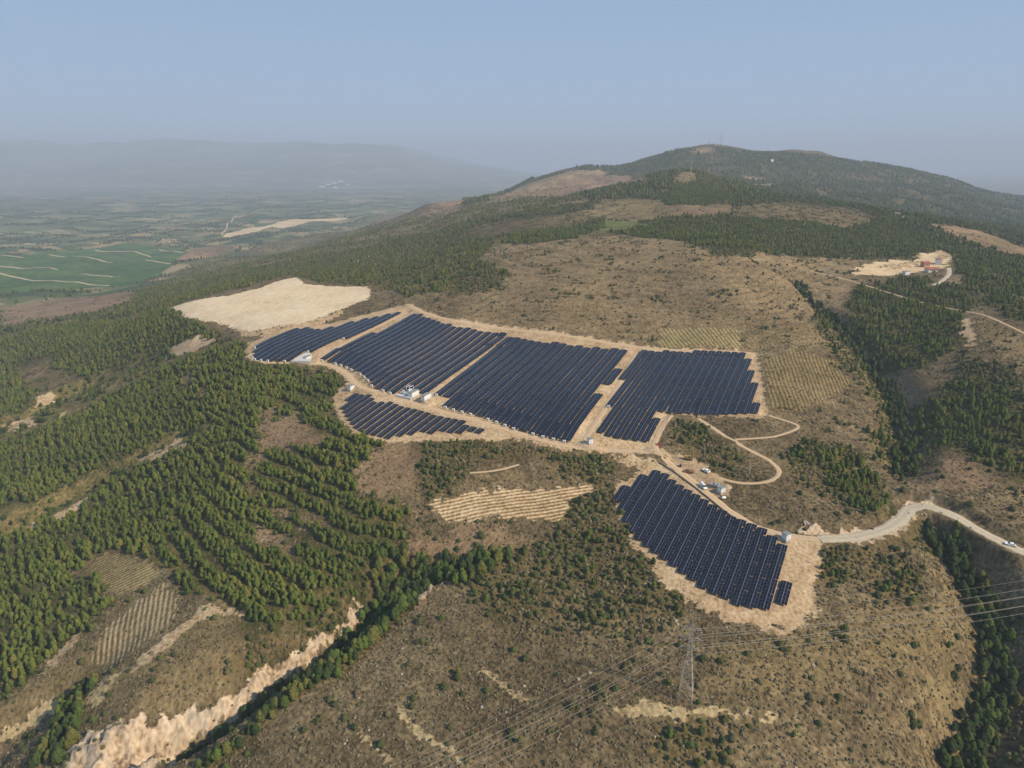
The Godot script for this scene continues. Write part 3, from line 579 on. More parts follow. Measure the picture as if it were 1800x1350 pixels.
func make_heights() -> void:
	for v in SURVEY:
		sv.append(v)
	var cx := (nx - 1) / 4 + 1
	var cz := (nz - 1) / 4 + 1
	var coarse := PackedFloat32Array()
	coarse.resize(cx * cz)
	for j in cz:
		for i in cx:
			coarse[j * cx + i] = survey(xs[i * 4], zs[j * 4])
	# in-between lines: cubic along x, then along z
	var w := []
	for k in 4:
		var t := k / 4.0
		w.append([-0.5 * t + t * t - 0.5 * t * t * t, 1.0 - 2.5 * t * t + 1.5 * t * t * t, 0.5 * t + 2.0 * t * t - 1.5 * t * t * t, -0.5 * t * t + 0.5 * t * t * t])
	var mids := PackedFloat32Array()
	mids.resize(nx * cz)
	for j in cz:
		for i in nx:
			var c := i / 4
			var k: Array = w[i % 4]
			var o := j * cx
			mids[j * nx + i] = coarse[o + maxi(c - 1, 0)] * k[0] + coarse[o + c] * k[1] + coarse[o + mini(c + 1, cx - 1)] * k[2] + coarse[o + mini(c + 2, cx - 1)] * k[3]
	hs.resize(nx * nz)
	for j in nz:
		var c := j / 4
		var k: Array = w[j % 4]
		var k0: float = k[0]
		var k1: float = k[1]
		var k2: float = k[2]
		var k3: float = k[3]
		var o0 := maxi(c - 1, 0) * nx
		var o1 := c * nx
		var o2 := mini(c + 1, cz - 1) * nx
		var o3 := mini(c + 2, cz - 1) * nx
		for i in nx:
			hs[j * nx + i] = mids[o0 + i] * k0 + mids[o1 + i] * k1 + mids[o2 + i] * k2 + mids[o3 + i] * k3
	# ravines
	for rv in RAVINES:
		carve(rv)
	# relief
	var big := FastNoiseLite.new()
	big.seed = 11
	big.frequency = 1.0 / 70.0
	big.fractal_octaves = 4
	var huge := FastNoiseLite.new()
	huge.seed = 5
	huge.frequency = 1.0 / 420.0
	huge.fractal_octaves = 5
	var ridge := FastNoiseLite.new()
	ridge.seed = 8
	ridge.frequency = 1.0 / 4600.0
	ridge.fractal_octaves = 4
	var rills := FastNoiseLite.new()
	rills.seed = 21
	rills.frequency = 1.0 / 11.0
	rills.fractal_type = FastNoiseLite.FRACTAL_RIDGED
	rills.fractal_octaves = 3
	for j in nz:
		var z := zs[j]
		for i in nx:
			var x := xs[i]
			var d := sqrt(x * x + z * z)
			if d < 1300.0:
				var c := land_at(x, z)
				var amp := 1.5
				if c == lt_tan or c == lt_sand or c == lt_dirt:
					amp = 0.35
				elif c == lt_cliff or c == lt_rocky or c == lt_pale:
					hs[j * nx + i] += rills.get_noise_2d(x, z) * (3.0 if c == lt_cliff else 0.8) + (rills.get_noise_2d(x * 2.4, z * 2.4) * 1.5 if c == lt_cliff else 0.0)
				elif c == lt_side:
					hs[j * nx + i] += 0.6 * sin(hs[j * nx + i] * TAU / 2.6)
				elif c == lt_wood:
					hs[j * nx + i] += 0.35 * sin(hs[j * nx + i] * TAU / 3.1)
				hs[j * nx + i] += big.get_noise_2d(x, z) * amp
			else:
				var f := smooth((d - 1300.0) / 900.0)
				var g := smooth((d - 4500.0) / 3000.0)
				hs[j * nx + i] += big.get_noise_2d(x, z) * 1.5 + huge.get_noise_2d(x, z) * 26.0 * f * (1.0 - g * 0.8)
			if d > 6000.0:
				# the far range beyond the plain, on the left
				var e := smooth((-z - 9000.0) / 7000.0) * smooth((-x + 1500.0) / 5600.0)
				if e > 0.0:
					hs[j * nx + i] += e * (660.0 + 330.0 * ridge.get_noise_2d(x, z))

	level_roads()

# roads are graded: a smoothed profile, with the ground beside them cut or filled to meet it
var profiles := []
func level_roads() -> void:
	for r in ROADS:
		if r[2] == "track":
			profiles.append(null)
			continue
		var pts := curve_points(r[3], 2.0)
		var raw := PackedFloat32Array()
		for p in pts:
			raw.append(ground(p.x, p.y))
		var h := PackedFloat32Array()
		for i in raw.size():
			var sum := 0.0
			var n := 0
			for k in range(maxi(i - 7, 0), mini(i + 8, raw.size())):
				sum += raw[k]
				n += 1
			h.append(sum / n)
		profiles.append([pts, h])
		var near := {}
		var w: float = r[1]
		var reach := w * 0.5 + 4.0
		for i in pts.size():
			var p := pts[i]
			for j in range(zs.bsearch(p.y - reach), zs.bsearch(p.y + reach)):
				for k in range(xs.bsearch(p.x - reach), xs.bsearch(p.x + reach)):
					var d := p.distance_to(Vector2(xs[k], zs[j]))
					var o := j * nx + k
					if d < reach and (not near.has(o) or near[o][0] > d):
						near[o] = [d, h[i]]
		for o in near:
			hs[o] = lerpf(near[o][1] - 0.14, hs[o], smooth((near[o][0] - w * 0.5 - 1.4) / 2.6))

var lt_tan := 0
var lt_side := 0
var lt_wood := 0
var lt_sand := 0
var lt_dirt := 0
var lt_cliff := 0
var lt_rocky := 0
var lt_pale := 0

func carve(rv: Array) -> void:
	var n := rv.size() / 5
	var lo := Vector2(1e9, 1e9)
	var hi := Vector2(-1e9, -1e9)
	for k in n:
		var p := Vector2(rv[k * 5], rv[k * 5 + 1])
		lo = lo.min(p - Vector2(48, 48))
		hi = hi.max(p + Vector2(48, 48))
	var i0 := xs.bsearch(lo.x)
	var i1 := xs.bsearch(hi.x)
	var j0 := zs.bsearch(lo.y)
	var j1 := zs.bsearch(hi.y)
	for j in range(j0, j1):
		var z := zs[j]
		for i in range(i0, i1):
			var x := xs[i]
			var best := 1e9
			var dep := 0.0
			var wid := 1.0
			for k in n - 1:
				var a := k * 5
				var ax: float = rv[a]
				var az: float = rv[a + 1]
				var dx: float = rv[a + 5] - ax
				var dz: float = rv[a + 6] - az
				var t := clampf(((x - ax) * dx + (z - az) * dz) / (dx * dx + dz * dz), 0.0, 1.0)
				var ex := x - ax - t * dx
				var ez := z - az - t * dz
				var d := ex * ex + ez * ez
				if d < best:
					best = d
					dep = lerpf(rv[a + 2], rv[a + 7], t)
					wid = lerpf(rv[a + 4], rv[a + 9], t) if dx * ez - dz * ex > 0.0 else lerpf(rv[a + 3], rv[a + 8], t)
			hs[j * nx + i] -= dep * (1.0 - smooth((sqrt(best) - 1.5) / wid))

# height of the ground mesh at a point
func ground(x: float, z: float) -> float:
	var i := clampi(xs.bsearch(x, false) - 1, 0, nx - 2)
	var j := clampi(zs.bsearch(z, false) - 1, 0, nz - 2)
	var u := (x - xs[i]) / (xs[i + 1] - xs[i])
	var v := (z - zs[j]) / (zs[j + 1] - zs[j])
	var o := j * nx + i
	# the two triangles of a mesh cell share the diagonal from (0, 0) to (1, 1)
	if u > v:
		return hs[o] + (hs[o + 1] - hs[o]) * u + (hs[o + nx + 1] - hs[o + 1]) * v
	return hs[o] + (hs[o + nx + 1] - hs[o + nx]) * u + (hs[o + nx] - hs[o]) * v

func on(x: float, z: float, up := 0.0) -> Vector3:
	return Vector3(x, ground(x, z) + up, z)

func spot(key: String, up := 0.0) -> Vector3:
	return on(SPOTS[key][0], SPOTS[key][1], up)

# ---------------------------------------------------------------- land cover
func rasterise(area: Rect2, size: Vector2i, fill: int, edge_step: float) -> PackedByteArray:
	var img := Image.create_empty(size.x, size.y, false, Image.FORMAT_L8)
	img.fill(Color8(fill, fill, fill))
	var wob := FastNoiseLite.new()
	wob.seed = 3
	wob.fractal_octaves = 3
	for p in PATCHES:
		var v: int = LAND[p[0]]
		var jit: float = p[1]
		var flat: Array = p[2]
		var n := flat.size() / 2
		var pts := PackedVector2Array()
		wob.frequency = 0.22 / maxf(jit, 0.8)
		for i in n:
			var a := Vector2(flat[i * 2], flat[i * 2 + 1])
			var b := Vector2(flat[(i * 2 + 2) % (n * 2)], flat[(i * 2 + 3) % (n * 2)])
			var steps := clampi(int(a.distance_to(b) / maxf(edge_step, jit * 0.5)), 1, 400)
			for s in steps:
				var q := a.lerp(b, float(s) / steps)
				var w := Vector2(wob.get_noise_2d(q.x, q.y), wob.get_noise_2d(q.x + 900.0, q.y - 400.0)) * jit * 3.0
				pts.append((q + w - area.position) / area.size * Vector2(size))
		fill_polygon(img, pts, Color8(v, v, v))
	return img.get_data()

func fill_polygon(img: Image, pts: PackedVector2Array, c: Color) -> void:
	var n := pts.size()
	var h := img.get_height()
	var w := img.get_width()
	var rows := {}
	for i in n:
		var a := pts[i]
		var b := pts[(i + 1) % n]
		if a.y > b.y:
			var t := a
			a = b
			b = t
		var y0 := maxi(int(ceil(a.y - 0.5)), 0)
		var y1 := mini(int(ceil(b.y - 0.5)), h)
		for y in range(y0, y1):
			var x := a.x + (b.x - a.x) * (y + 0.5 - a.y) / (b.y - a.y)
			if not rows.has(y):
				rows[y] = PackedFloat32Array()
			rows[y].append(x)
	for y in rows:
		var r: PackedFloat32Array = rows[y]
		r.sort()
		for k in r.size() / 2:
			var x0 := clampi(roundi(r[k * 2]), 0, w)
			var x1 := clampi(roundi(r[k * 2 + 1]), 0, w)
			if x1 > x0:
				img.fill_rect(Rect2i(x0, y, x1 - x0, 1), c)

func land_at(x: float, z: float) -> int:
	var u := (x - NEAR.position.x) / NEAR.size.x
	var v := (z - NEAR.position.y) / NEAR.size.y
	if u >= 0.0 and u < 1.0 and v >= 0.0 and v < 1.0:
		return near_map[int(v * near_size.y) * near_size.x + int(u * near_size.x)]
	u = (x - MID.position.x) / MID.size.x
	v = (z - MID.position.y) / MID.size.y
	if u >= 0.0 and u < 1.0 and v >= 0.0 and v < 1.0:
		return mid_map[int(v * mid_size.y) * mid_size.x + int(u * mid_size.x)]
	return LAND.plain

# colours of each land cover, dark to light, as sRGB bytes: these are the soils, litter and dry plants themselves
const SOIL := {
	"scrub": [[59, 50, 34], [93, 79, 56], [115, 99, 72], [143, 125, 94]],
	"wood": [[50, 50, 26], [70, 67, 36], [92, 83, 48], [118, 103, 66]],
	"mixwood": [[60, 58, 32], [86, 78, 47], [114, 99, 65], [144, 124, 86]],
	"tan": [[138, 112, 82], [168, 141, 108], [184, 158, 125], [202, 179, 147]],
	"sand": [[182, 157, 124], [204, 181, 148], [213, 192, 160], [222, 203, 174]],
	"cliff": [[112, 93, 72], [172, 148, 120], [195, 172, 144], [211, 192, 166]],
	"mauve": [[90, 72, 54], [120, 98, 74], [136, 112, 85], [154, 130, 101]],
	"thicket": [[58, 52, 30], [86, 75, 46], [106, 91, 58], [130, 112, 77]],
	"broad": [[56, 50, 28], [82, 72, 42], [106, 90, 54], [128, 110, 70]],
	"grassy": [[84, 71, 45], [111, 95, 65], [128, 110, 77], [146, 128, 93]],
	"crop": [[48, 70, 34], [60, 84, 40], [74, 96, 48], [98, 112, 62]],
	"crop2": [[66, 74, 36], [80, 88, 44], [94, 100, 52], [114, 114, 66]],
	"fields": [[58, 72, 42], [80, 90, 52], [108, 104, 68], [154, 134, 100]],
	"hillside": [[80, 68, 47], [113, 96, 69], [131, 112, 82], [153, 133, 100]],
	"rocky": [[120, 99, 72], [160, 135, 102], [182, 157, 123], [204, 181, 147]],
	"hillwood": [[44, 48, 26], [64, 64, 36], [84, 76, 46], [114, 98, 66]],
	"scrubgreen": [[68, 66, 36], [92, 85, 48], [116, 102, 64], [146, 125, 86]],
	"scrubmid": [[66, 57, 35], [90, 77, 50], [106, 91, 61], [126, 109, 75]],
	"sandy": [[172, 145, 109], [194, 167, 129], [206, 181, 145], [216, 195, 161]],
	"pale": [[126, 107, 76], [158, 137, 101], [178, 156, 117], [196, 175, 137]],
	"bare": [[98, 83, 60], [122, 104, 76], [142, 121, 90], [160, 139, 107]],
	"dirt": [[134, 110, 82], [160, 134, 103], [174, 148, 116], [188, 164, 132]],
	"plain": [[60, 74, 50], [80, 92, 60], [106, 107, 75], [154, 140, 110]],
	"stripes0": [[92, 82, 52], [116, 102, 66], [138, 122, 82], [164, 147, 108]],
	"stripes1": [[78, 68, 42], [104, 89, 58], [122, 105, 70], [144, 125, 90]],
	"stripes2": [[104, 83, 56], [144, 118, 84], [182, 155, 119], [208, 184, 148]],
	"stripes3": [[86, 74, 46], [112, 96, 62], [138, 120, 82], [164, 145, 105]],
	"stripes4": [[86, 74, 50], [110, 94, 66], [142, 124, 92], [176, 157, 123]],
}
# ploughed or planted rows: direction in degrees, spacing in metres
const FURROWS := {"stripes0": [-8.0, 3.0], "stripes1": [12.0, 2.6], "stripes2": [80.0, 2.3], "stripes3": [70.0, 2.4], "stripes4": [-20.0, 2.4]}

func noise_bytes(size: Vector2i, freq: float, seed_: int, oct := 3, kind := FastNoiseLite.TYPE_SIMPLEX_SMOOTH, zoom := Vector2.ONE) -> PackedByteArray:
	var n := FastNoiseLite.new()
	n.noise_type = kind
	n.seed = seed_
	n.frequency = freq
	n.fractal_octaves = oct
	if kind == FastNoiseLite.TYPE_CELLULAR:
		n.fractal_type = FastNoiseLite.FRACTAL_NONE
		n.cellular_return_type = FastNoiseLite.RETURN_CELL_VALUE
		n.domain_warp_enabled = true
		n.domain_warp_amplitude = 18.0
		n.domain_warp_frequency = 0.012
	var img := n.get_image(int(size.x / zoom.x), int(size.y / zoom.y), false, false, true)
	if zoom != Vector2.ONE:
		img.resize(size.x, size.y, Image.INTERPOLATE_NEAREST if kind == FastNoiseLite.TYPE_CELLULAR else Image.INTERPOLATE_CUBIC)
	img.convert(Image.FORMAT_L8)
	return img.get_data()

func paint_ground(area: Rect2, size: Vector2i, land: PackedByteArray, fine: PackedByteArray, middle: PackedByteArray, coarse: PackedByteArray, weights: Vector3i, cells := PackedByteArray()) -> ImageTexture:
	var ragged := PackedByteArray()
	ragged.resize(LAND.size())
	for c in ["scrub", "wood", "mixwood", "mauve", "thicket", "broad", "grassy", "hillside", "scrubgreen", "scrubmid", "hillwood", "bare", "fields"]:
		ragged[LAND[c]] = 1
	var parcel := PackedByteArray()
	parcel.resize(LAND.size())
	if cells.size() > 0:
		parcel[LAND.fields] = 1
		parcel[LAND.plain] = 1
	var last := size.x * size.y - 1
	var ramp := PackedByteArray()
	ramp.resize(LAND.size() * 256 * 3)
	for c in SOIL:
		var o: int = LAND[c] * 768
		for i in 256:
			var t := clampf((i - 68) / 118.0, 0.0, 1.0) * 3.0
			var k := mini(int(t), 2)
			for b in 3:
				ramp[o + i * 3 + b] = int(lerpf(SOIL[c][k][b], SOIL[c][k + 1][b], t - k))
	var fx := PackedFloat32Array()
	var fz := PackedFloat32Array()
	fx.resize(LAND.size())
	fz.resize(LAND.size())
	var is_row := PackedByteArray()
	is_row.resize(LAND.size())
	for c in FURROWS:
		var a := deg_to_rad(FURROWS[c][0])
		is_row[LAND[c]] = 1
		fx[LAND[c]] = cos(a) * TAU / FURROWS[c][1]
		fz[LAND[c]] = sin(a) * TAU / FURROWS[c][1]
	var px := area.size.x / size.x
	var pz := area.size.y / size.y
	var out := PackedByteArray()
	out.resize(size.x * size.y * 3)
	var i := 0
	var o := 0
	var wa := weights.x
	var wb := weights.y
	var wc := weights.z
	for y in size.y:
		var z := area.position.y + (y + 0.5) * pz
		for x in size.x:
			# land covers run into one another raggedly
			var c := land[clampi(i + (fine[i] - 128) / 26 + ((middle[i] - 128) / 20) * size.x, 0, last)]
			if ragged[c]:
				var e := land[clampi(i + (fine[i] - 128) / 7 + (middle[i] - 128) / 6 + ((coarse[i] - 128) / 6 + (fine[last - i] - 128) / 8) * size.x, 0, last)]
				if ragged[e]:
					c = e
			var v := (fine[i] * wa + middle[i] * wb + coarse[i] * wc) >> 8
			if parcel[c]:
				v = (v * 8 + cells[i] * 8) >> 4
			if is_row[c]:
				v = clampi(int(v * 0.75 + 32.0 + 46.0 * sin((area.position.x + x * px) * fx[c] + z * fz[c] + coarse[i] * 0.012)), 0, 255)
			var k := c * 768 + v * 3
			out[o] = ramp[k]
			out[o + 1] = ramp[k + 1]
			out[o + 2] = ramp[k + 2]
			i += 1
			o += 3
	var img := Image.create_from_data(size.x, size.y, false, Image.FORMAT_RGB8, out)
	img.generate_mipmaps()
	return ImageTexture.create_from_image(img)

func ground_material(tex: Texture2D, bump: Texture2D, strength: float) -> StandardMaterial3D:
	var m := StandardMaterial3D.new()
	m.albedo_texture = tex
	m.roughness = 0.95
	m.metallic_specular = 0.25
	m.texture_repeat = false
	if bump:
		m.normal_enabled = true
		m.normal_texture = bump
		m.normal_scale = strength
	return m

func ground_sheet(mesh: ArrayMesh, area: Rect2, keep: Callable, m: Material) -> void:
	var vs := PackedVector3Array()
	var ns := PackedVector3Array()
	var uv := PackedVector2Array()
	var idx := PackedInt32Array()
	var at := PackedInt32Array()
	at.resize(nx * nz)
	at.fill(-1)
	for j in nz - 1:
		for i in nx - 1:
			if not keep.call((xs[i] + xs[i + 1]) * 0.5, (zs[j] + zs[j + 1]) * 0.5):
				continue
			var o := j * nx + i
			for q in [o, o + 1, o + nx, o + nx + 1]:
				if at[q] < 0:
					at[q] = vs.size()
					var ii: int = q % nx
					var jj: int = q / nx
					var x := xs[ii]
					var z := zs[jj]
					vs.append(Vector3(x, hs[q], z))
					uv.append(Vector2((x - area.position.x) / area.size.x, (z - area.position.y) / area.size.y))
					var l := maxi(ii - 1, 0)
					var r := mini(ii + 1, nx - 1)
					var u := maxi(jj - 1, 0)
					var d := mini(jj + 1, nz - 1)
					ns.append(Vector3(-(hs[jj * nx + r] - hs[jj * nx + l]) / (xs[r] - xs[l]), 1.0, -(hs[d * nx + ii] - hs[u * nx + ii]) / (zs[d] - zs[u])).normalized())
			idx.append_array(PackedInt32Array([at[o], at[o + 1], at[o + nx + 1], at[o], at[o + nx + 1], at[o + nx]]))
	var arr := []
	arr.resize(Mesh.ARRAY_MAX)
	arr[Mesh.ARRAY_VERTEX] = vs
	arr[Mesh.ARRAY_NORMAL] = ns
	arr[Mesh.ARRAY_TEX_UV] = uv
	arr[Mesh.ARRAY_INDEX] = idx
	mesh.add_surface_from_arrays(Mesh.PRIMITIVE_TRIANGLES, arr)
	mesh.surface_set_material(mesh.get_surface_count() - 1, m)

func build_ground() -> void:
	lt_tan = LAND.tan
	lt_side = LAND.hillside
	lt_wood = LAND.wood
	lt_sand = LAND.sand
	lt_dirt = LAND.dirt
	lt_cliff = LAND.cliff
	lt_rocky = LAND.rocky
	lt_pale = LAND.pale
	near_map = rasterise(NEAR, near_size, LAND.scrub, 1.5)
	mid_map = rasterise(MID, mid_size, LAND.scrubmid, 5.0)
	make_lines()
	make_heights()
	var near_fine := noise_bytes(near_size, 0.19, 1, 4)
	var near_mid := noise_bytes(near_size, 0.05, 2, 4)
	var near_big := noise_bytes(near_size, 0.008, 3, 4)
	var t_near := paint_ground(NEAR, near_size, near_map, near_fine, near_mid, near_big, Vector3i(112, 80, 64))
	var t_mid := paint_ground(MID, mid_size, mid_map, noise_bytes(mid_size, 0.3, 4, 2), noise_bytes(mid_size, 0.06, 5, 3), noise_bytes(mid_size, 0.011, 6, 4), Vector3i(80, 90, 86), noise_bytes(mid_size, 0.03, 16, 1, FastNoiseLite.TYPE_CELLULAR))
	var far_map := PackedByteArray()
	far_map.resize(far_size.x * far_size.y)
	far_map.fill(LAND.plain)
	var t_far := paint_ground(FAR, far_size, far_map, noise_bytes(far_size, 0.35, 7, 2), noise_bytes(far_size, 0.16, 8, 1, FastNoiseLite.TYPE_CELLULAR), noise_bytes(far_size, 0.012, 9, 4), Vector3i(56, 104, 90))
	var rough := Image.create_from_data(near_size.x, near_size.y, false, Image.FORMAT_L8, near_fine)
	rough.convert(Image.FORMAT_RGBA8)
	rough.bump_map_to_normal_map(1.0)
	var mesh := ArrayMesh.new()
	ground_sheet(mesh, NEAR, func(x, z): return NEAR.has_point(Vector2(x, z)), ground_material(t_near, ImageTexture.create_from_image(rough), 0.5))
	ground_sheet(mesh, MID, func(x, z): return MID.has_point(Vector2(x, z)) and not NEAR.has_point(Vector2(x, z)), ground_material(t_mid, null, 0.0))
	ground_sheet(mesh, FAR, func(x, z): return not MID.has_point(Vector2(x, z)), ground_material(t_far, null, 0.0))
	var o := part("terrain", mesh, null, self)
	tag(o, "dry brown hills, ravines and hazy plain around the solar farm", "terrain", "", "structure")

# ---------------------------------------------------------------- roads
func curve_points(flat: Array, step: float) -> PackedVector2Array:
	var c := Curve2D.new()
	var n := flat.size() / 2
	for i in n:
		var p := Vector2(flat[i * 2], flat[i * 2 + 1])
		var a := Vector2(flat[maxi(i - 1, 0) * 2], flat[maxi(i - 1, 0) * 2 + 1])
		var b := Vector2(flat[mini(i + 1, n - 1) * 2], flat[mini(i + 1, n - 1) * 2 + 1])
		var t := (b - a).normalized()
		c.add_point(p, -t * p.distance_to(a) * 0.3, t * p.distance_to(b) * 0.3)
	var out := PackedVector2Array()
	var l := c.get_baked_length()
	var k := int(ceil(l / step))
	for i in k + 1:
		out.append(c.sample_baked(l * i / k, true))
	return out

func build_roads() -> void:
	var spec := {"road": [[150, 124, 96], [178, 150, 118], [194, 168, 136], [206, 182, 150]], "gravel": [[148, 134, 112], [170, 156, 133], [186, 172, 150], [198, 186, 166]], "track": [[150, 130, 102], [170, 150, 120], [184, 164, 134], [196, 178, 150]]}
	var m := {}
	for k in spec:
		var sz := Vector2i(256, 512)
		var a := noise_bytes(sz, 0.09, 31, 3)
		var b := noise_bytes(sz, 0.012, 32, 3)
		var img := Image.create_empty(sz.x, sz.y, false, Image.FORMAT_RGB8)
		for y in sz.y:
			for x in sz.x:
				# wheel ruts: packed pale soil in two lines, looser soil between and at the edges
				var e := absf(x / 255.0 - 0.5)
				var rut := exp(-pow((e - 0.2) / 0.09, 2.0))
				var t := clampf(a[y * sz.x + x] / 255.0 * 0.6 + b[y * sz.x + x] / 255.0 * 0.35 + rut * 0.25 - 0.1, 0.0, 0.999) * 3.0
				var q := int(t)
				var c0: Array = spec[k][q]
				var c1: Array = spec[k][q + 1]
				img.set_pixel(x, y, Color8(int(lerpf(c0[0], c1[0], t - q)), int(lerpf(c0[1], c1[1], t - q)), int(lerpf(c0[2], c1[2], t - q))))
		var mm := StandardMaterial3D.new()
		img.generate_mipmaps()
		mm.albedo_texture = ImageTexture.create_from_image(img)
		mm.roughness = 0.95
		m[k] = mm
	var wob := FastNoiseLite.new()
	wob.frequency = 0.06
	var count := 0
	for r in ROADS:
		var far: bool = r[2] == "track"
		var pts := curve_points(r[3], 12.0 if far else 2.0)
		var prof = profiles[count]
		var st := SurfaceTool.new()
		st.begin(Mesh.PRIMITIVE_TRIANGLES)
		var w: float = r[1]
		var cols := 6
		var lift := 0.1 + 0.004 * (count % 6)
		if far:
			lift = 0.8
		count += 1
		var run := 0.0
		var total := pts.size()
		for i in total:
			var t := (pts[mini(i + 1, total - 1)] - pts[maxi(i - 1, 0)]).normalized()
			var s := Vector2(-t.y, t.x)
			if i > 0:
				run += pts[i].distance_to(pts[i - 1])
			var wl := w * (0.5 + 0.14 * wob.get_noise_2d(pts[i].x, pts[i].y))
			var wr := w * (0.5 + 0.14 * wob.get_noise_2d(pts[i].x + 300.0, pts[i].y))
			for c in cols + 1:
				var f := c / float(cols)
				var q := pts[i] + s * lerpf(-wl, wr, f)
				var edge := c == 0 or c == cols
				st.set_uv(Vector2(f, run / 14.0))
				if prof == null:
					st.add_vertex(on(q.x, q.y, -0.25 if edge else lift))
				else:
					var top: float = maxf(prof[1][i], ground(q.x, q.y) + 0.03) + lift - 0.1
					st.add_vertex(Vector3(q.x, top - 0.4 if edge else top + 0.05 * sin(f * PI), q.y))
		for i in total - 1:
			for c in cols:
				var o := i * (cols + 1) + c
				for q in [o, o + cols + 1, o + cols + 2, o, o + cols + 2, o + 1]:
					st.add_index(q)
		st.generate_normals()
		var o := part(numbered(r[0]), st.commit(), m[r[2]], self)
		tag(o, ROAD_LABELS[count - 1], "road", "", "structure")

const ROAD_LABELS := [
	"main dirt road winding along the front of the solar field", "grey gravel road curving round the bend on the right", "pale dirt track looping down to the parking area", "narrow pale track branching off the looping track",
	"straight service track between the two right blocks of panels", "short service track at the lower corner of the right block", "straight service track between the middle blocks of panels", "service track beside the leftmost block of panels",
	"pale perimeter track along the back of the solar field", "long thin track crossing the slope towards the quarry", "grey access lane beside the red roofed house", "faint track in the scrub below the solar field",
	"pale track at the left edge among green vineyards", "lowest pale track across the green vineyards", "pale track through the middle of the vineyards", "short pale track between two vineyard blocks", "upper pale track across the vineyards", "short pale track at the right end of vineyards", "short pale track at the near right vineyard corner", "short pale track at the far left of vineyards", "pale track running up the plain beyond the vineyards", "pale clearing track through the pine slope",
]

# ---------------------------------------------------------------- plants
# a crown of many leaf tufts spread through a volume; shape gives the radius at a height 0..1
func crown(seed_: int, tufts: int, height: float, low: float, shape: Callable, size: float, lobes: int) -> ArrayMesh:
	var r := RandomNumberGenerator.new()
	r.seed = seed_
	var bumps := []
	for i in lobes:
		bumps.append([r.randf() * TAU, r.randf(), r.randf_range(0.12, 0.4)])
	var st := SurfaceTool.new()
	st.begin(Mesh.PRIMITIVE_TRIANGLES)
	st.set_smooth_group(-1)
	for i in tufts:
		var f := pow(r.randf(), 0.85)
		var a := r.randf() * TAU
		var rad: float = shape.call(f)
		for b in bumps:
			var da: float = absf(angle_difference(a, b[0]))
			rad *= 1.0 + b[2] * exp(-da * da * 2.0 - pow((f - b[1]) * 3.0, 2.0)) - 0.06
		var d := rad * pow(r.randf(), 0.42)
		var c := Vector3(cos(a) * d, low + f * (height - low), sin(a) * d)
		var up := (Vector3(cos(a), 0.55 + f, sin(a)) + Vector3(r.randf() - 0.5, r.randf() - 0.5, r.randf() - 0.5)).normalized()
		var x := up.cross(Vector3(r.randf() - 0.5, r.randf() - 0.5, r.randf() - 0.5)).normalized()
		var z := x.cross(up)
		var s := size * r.randf_range(0.65, 1.35)
		var n := 4
		var tip := c + up * s * 0.35
		for k in n:
			var t0 := TAU * k / n + r.randf() * 0.5
			var t1 := t0 + TAU / n * 0.85
			st.add_vertex(tip)
			st.add_vertex(c + (x * cos(t0) + z * sin(t0)) * s - up * s * 0.2)
			st.add_vertex(c + (x * cos(t1) + z * sin(t1)) * s - up * s * 0.2)
	st.generate_normals()
	return st.commit()

func trunk(height: float, r0: float, limbs: int, seed_: int) -> ArrayMesh:
	var r := RandomNumberGenerator.new()
	r.seed = seed_
	var st := st_new()
	tube(st, Vector3(0, -0.6, 0), Vector3(0, height * 0.55, 0), r0, r0 * 0.6, 6)
	tube(st, Vector3(0, height * 0.55, 0), Vector3(0.1, height * 0.9, 0), r0 * 0.6, r0 * 0.2, 5)
	for i in limbs:
		var a := TAU * i / limbs + r.randf()
		var y := height * r.randf_range(0.3, 0.65)
		tube(st, Vector3(0, y, 0), Vector3(cos(a) * height * 0.2, y + height * 0.12, sin(a) * height * 0.2), r0 * 0.4, r0 * 0.12, 4)
	return done(st)

func leaf_material(key: String, r: float, g: float, b: float) -> StandardMaterial3D:
	var m := paint(key, r, g, b, 0.9)
	m.cull_mode = BaseMaterial3D.CULL_DISABLED
	m.metallic_specular = 0.2
	return m

func both(crown_mesh: ArrayMesh, trunk_mesh: ArrayMesh, leaf: Material, bark: Material) -> ArrayMesh:
	var m := ArrayMesh.new()
	m.add_surface_from_arrays(Mesh.PRIMITIVE_TRIANGLES, crown_mesh.surface_get_arrays(0))
	m.surface_set_material(0, leaf)
	if trunk_mesh:
		m.add_surface_from_arrays(Mesh.PRIMITIVE_TRIANGLES, trunk_mesh.surface_get_arrays(0))
		m.surface_set_material(1, bark)
	return m

var KINDS := {}
# each plant: kind, variant, position, scale, turn, tint index
var plants := {"pine": [], "broad": [], "bush": [], "dry": []}

const TINTS := {
	"pine": [[0.084, 0.108, 0.024], [0.106, 0.130, 0.028], [0.130, 0.140, 0.030], [0.066, 0.088, 0.022], [0.160, 0.146, 0.038]],
	"broad": [[0.062, 0.088, 0.022], [0.088, 0.120, 0.026], [0.048, 0.070, 0.020], [0.115, 0.115, 0.030], [0.038, 0.054, 0.019]],
	"bush": [[0.088, 0.090, 0.034], [0.120, 0.106, 0.048], [0.064, 0.072, 0.027], [0.145, 0.115, 0.060], [0.080, 0.098, 0.030]],
	"dry": [[0.150, 0.116, 0.066], [0.190, 0.150, 0.088], [0.115, 0.096, 0.052], [0.235, 0.190, 0.115], [0.095, 0.088, 0.042]],
}

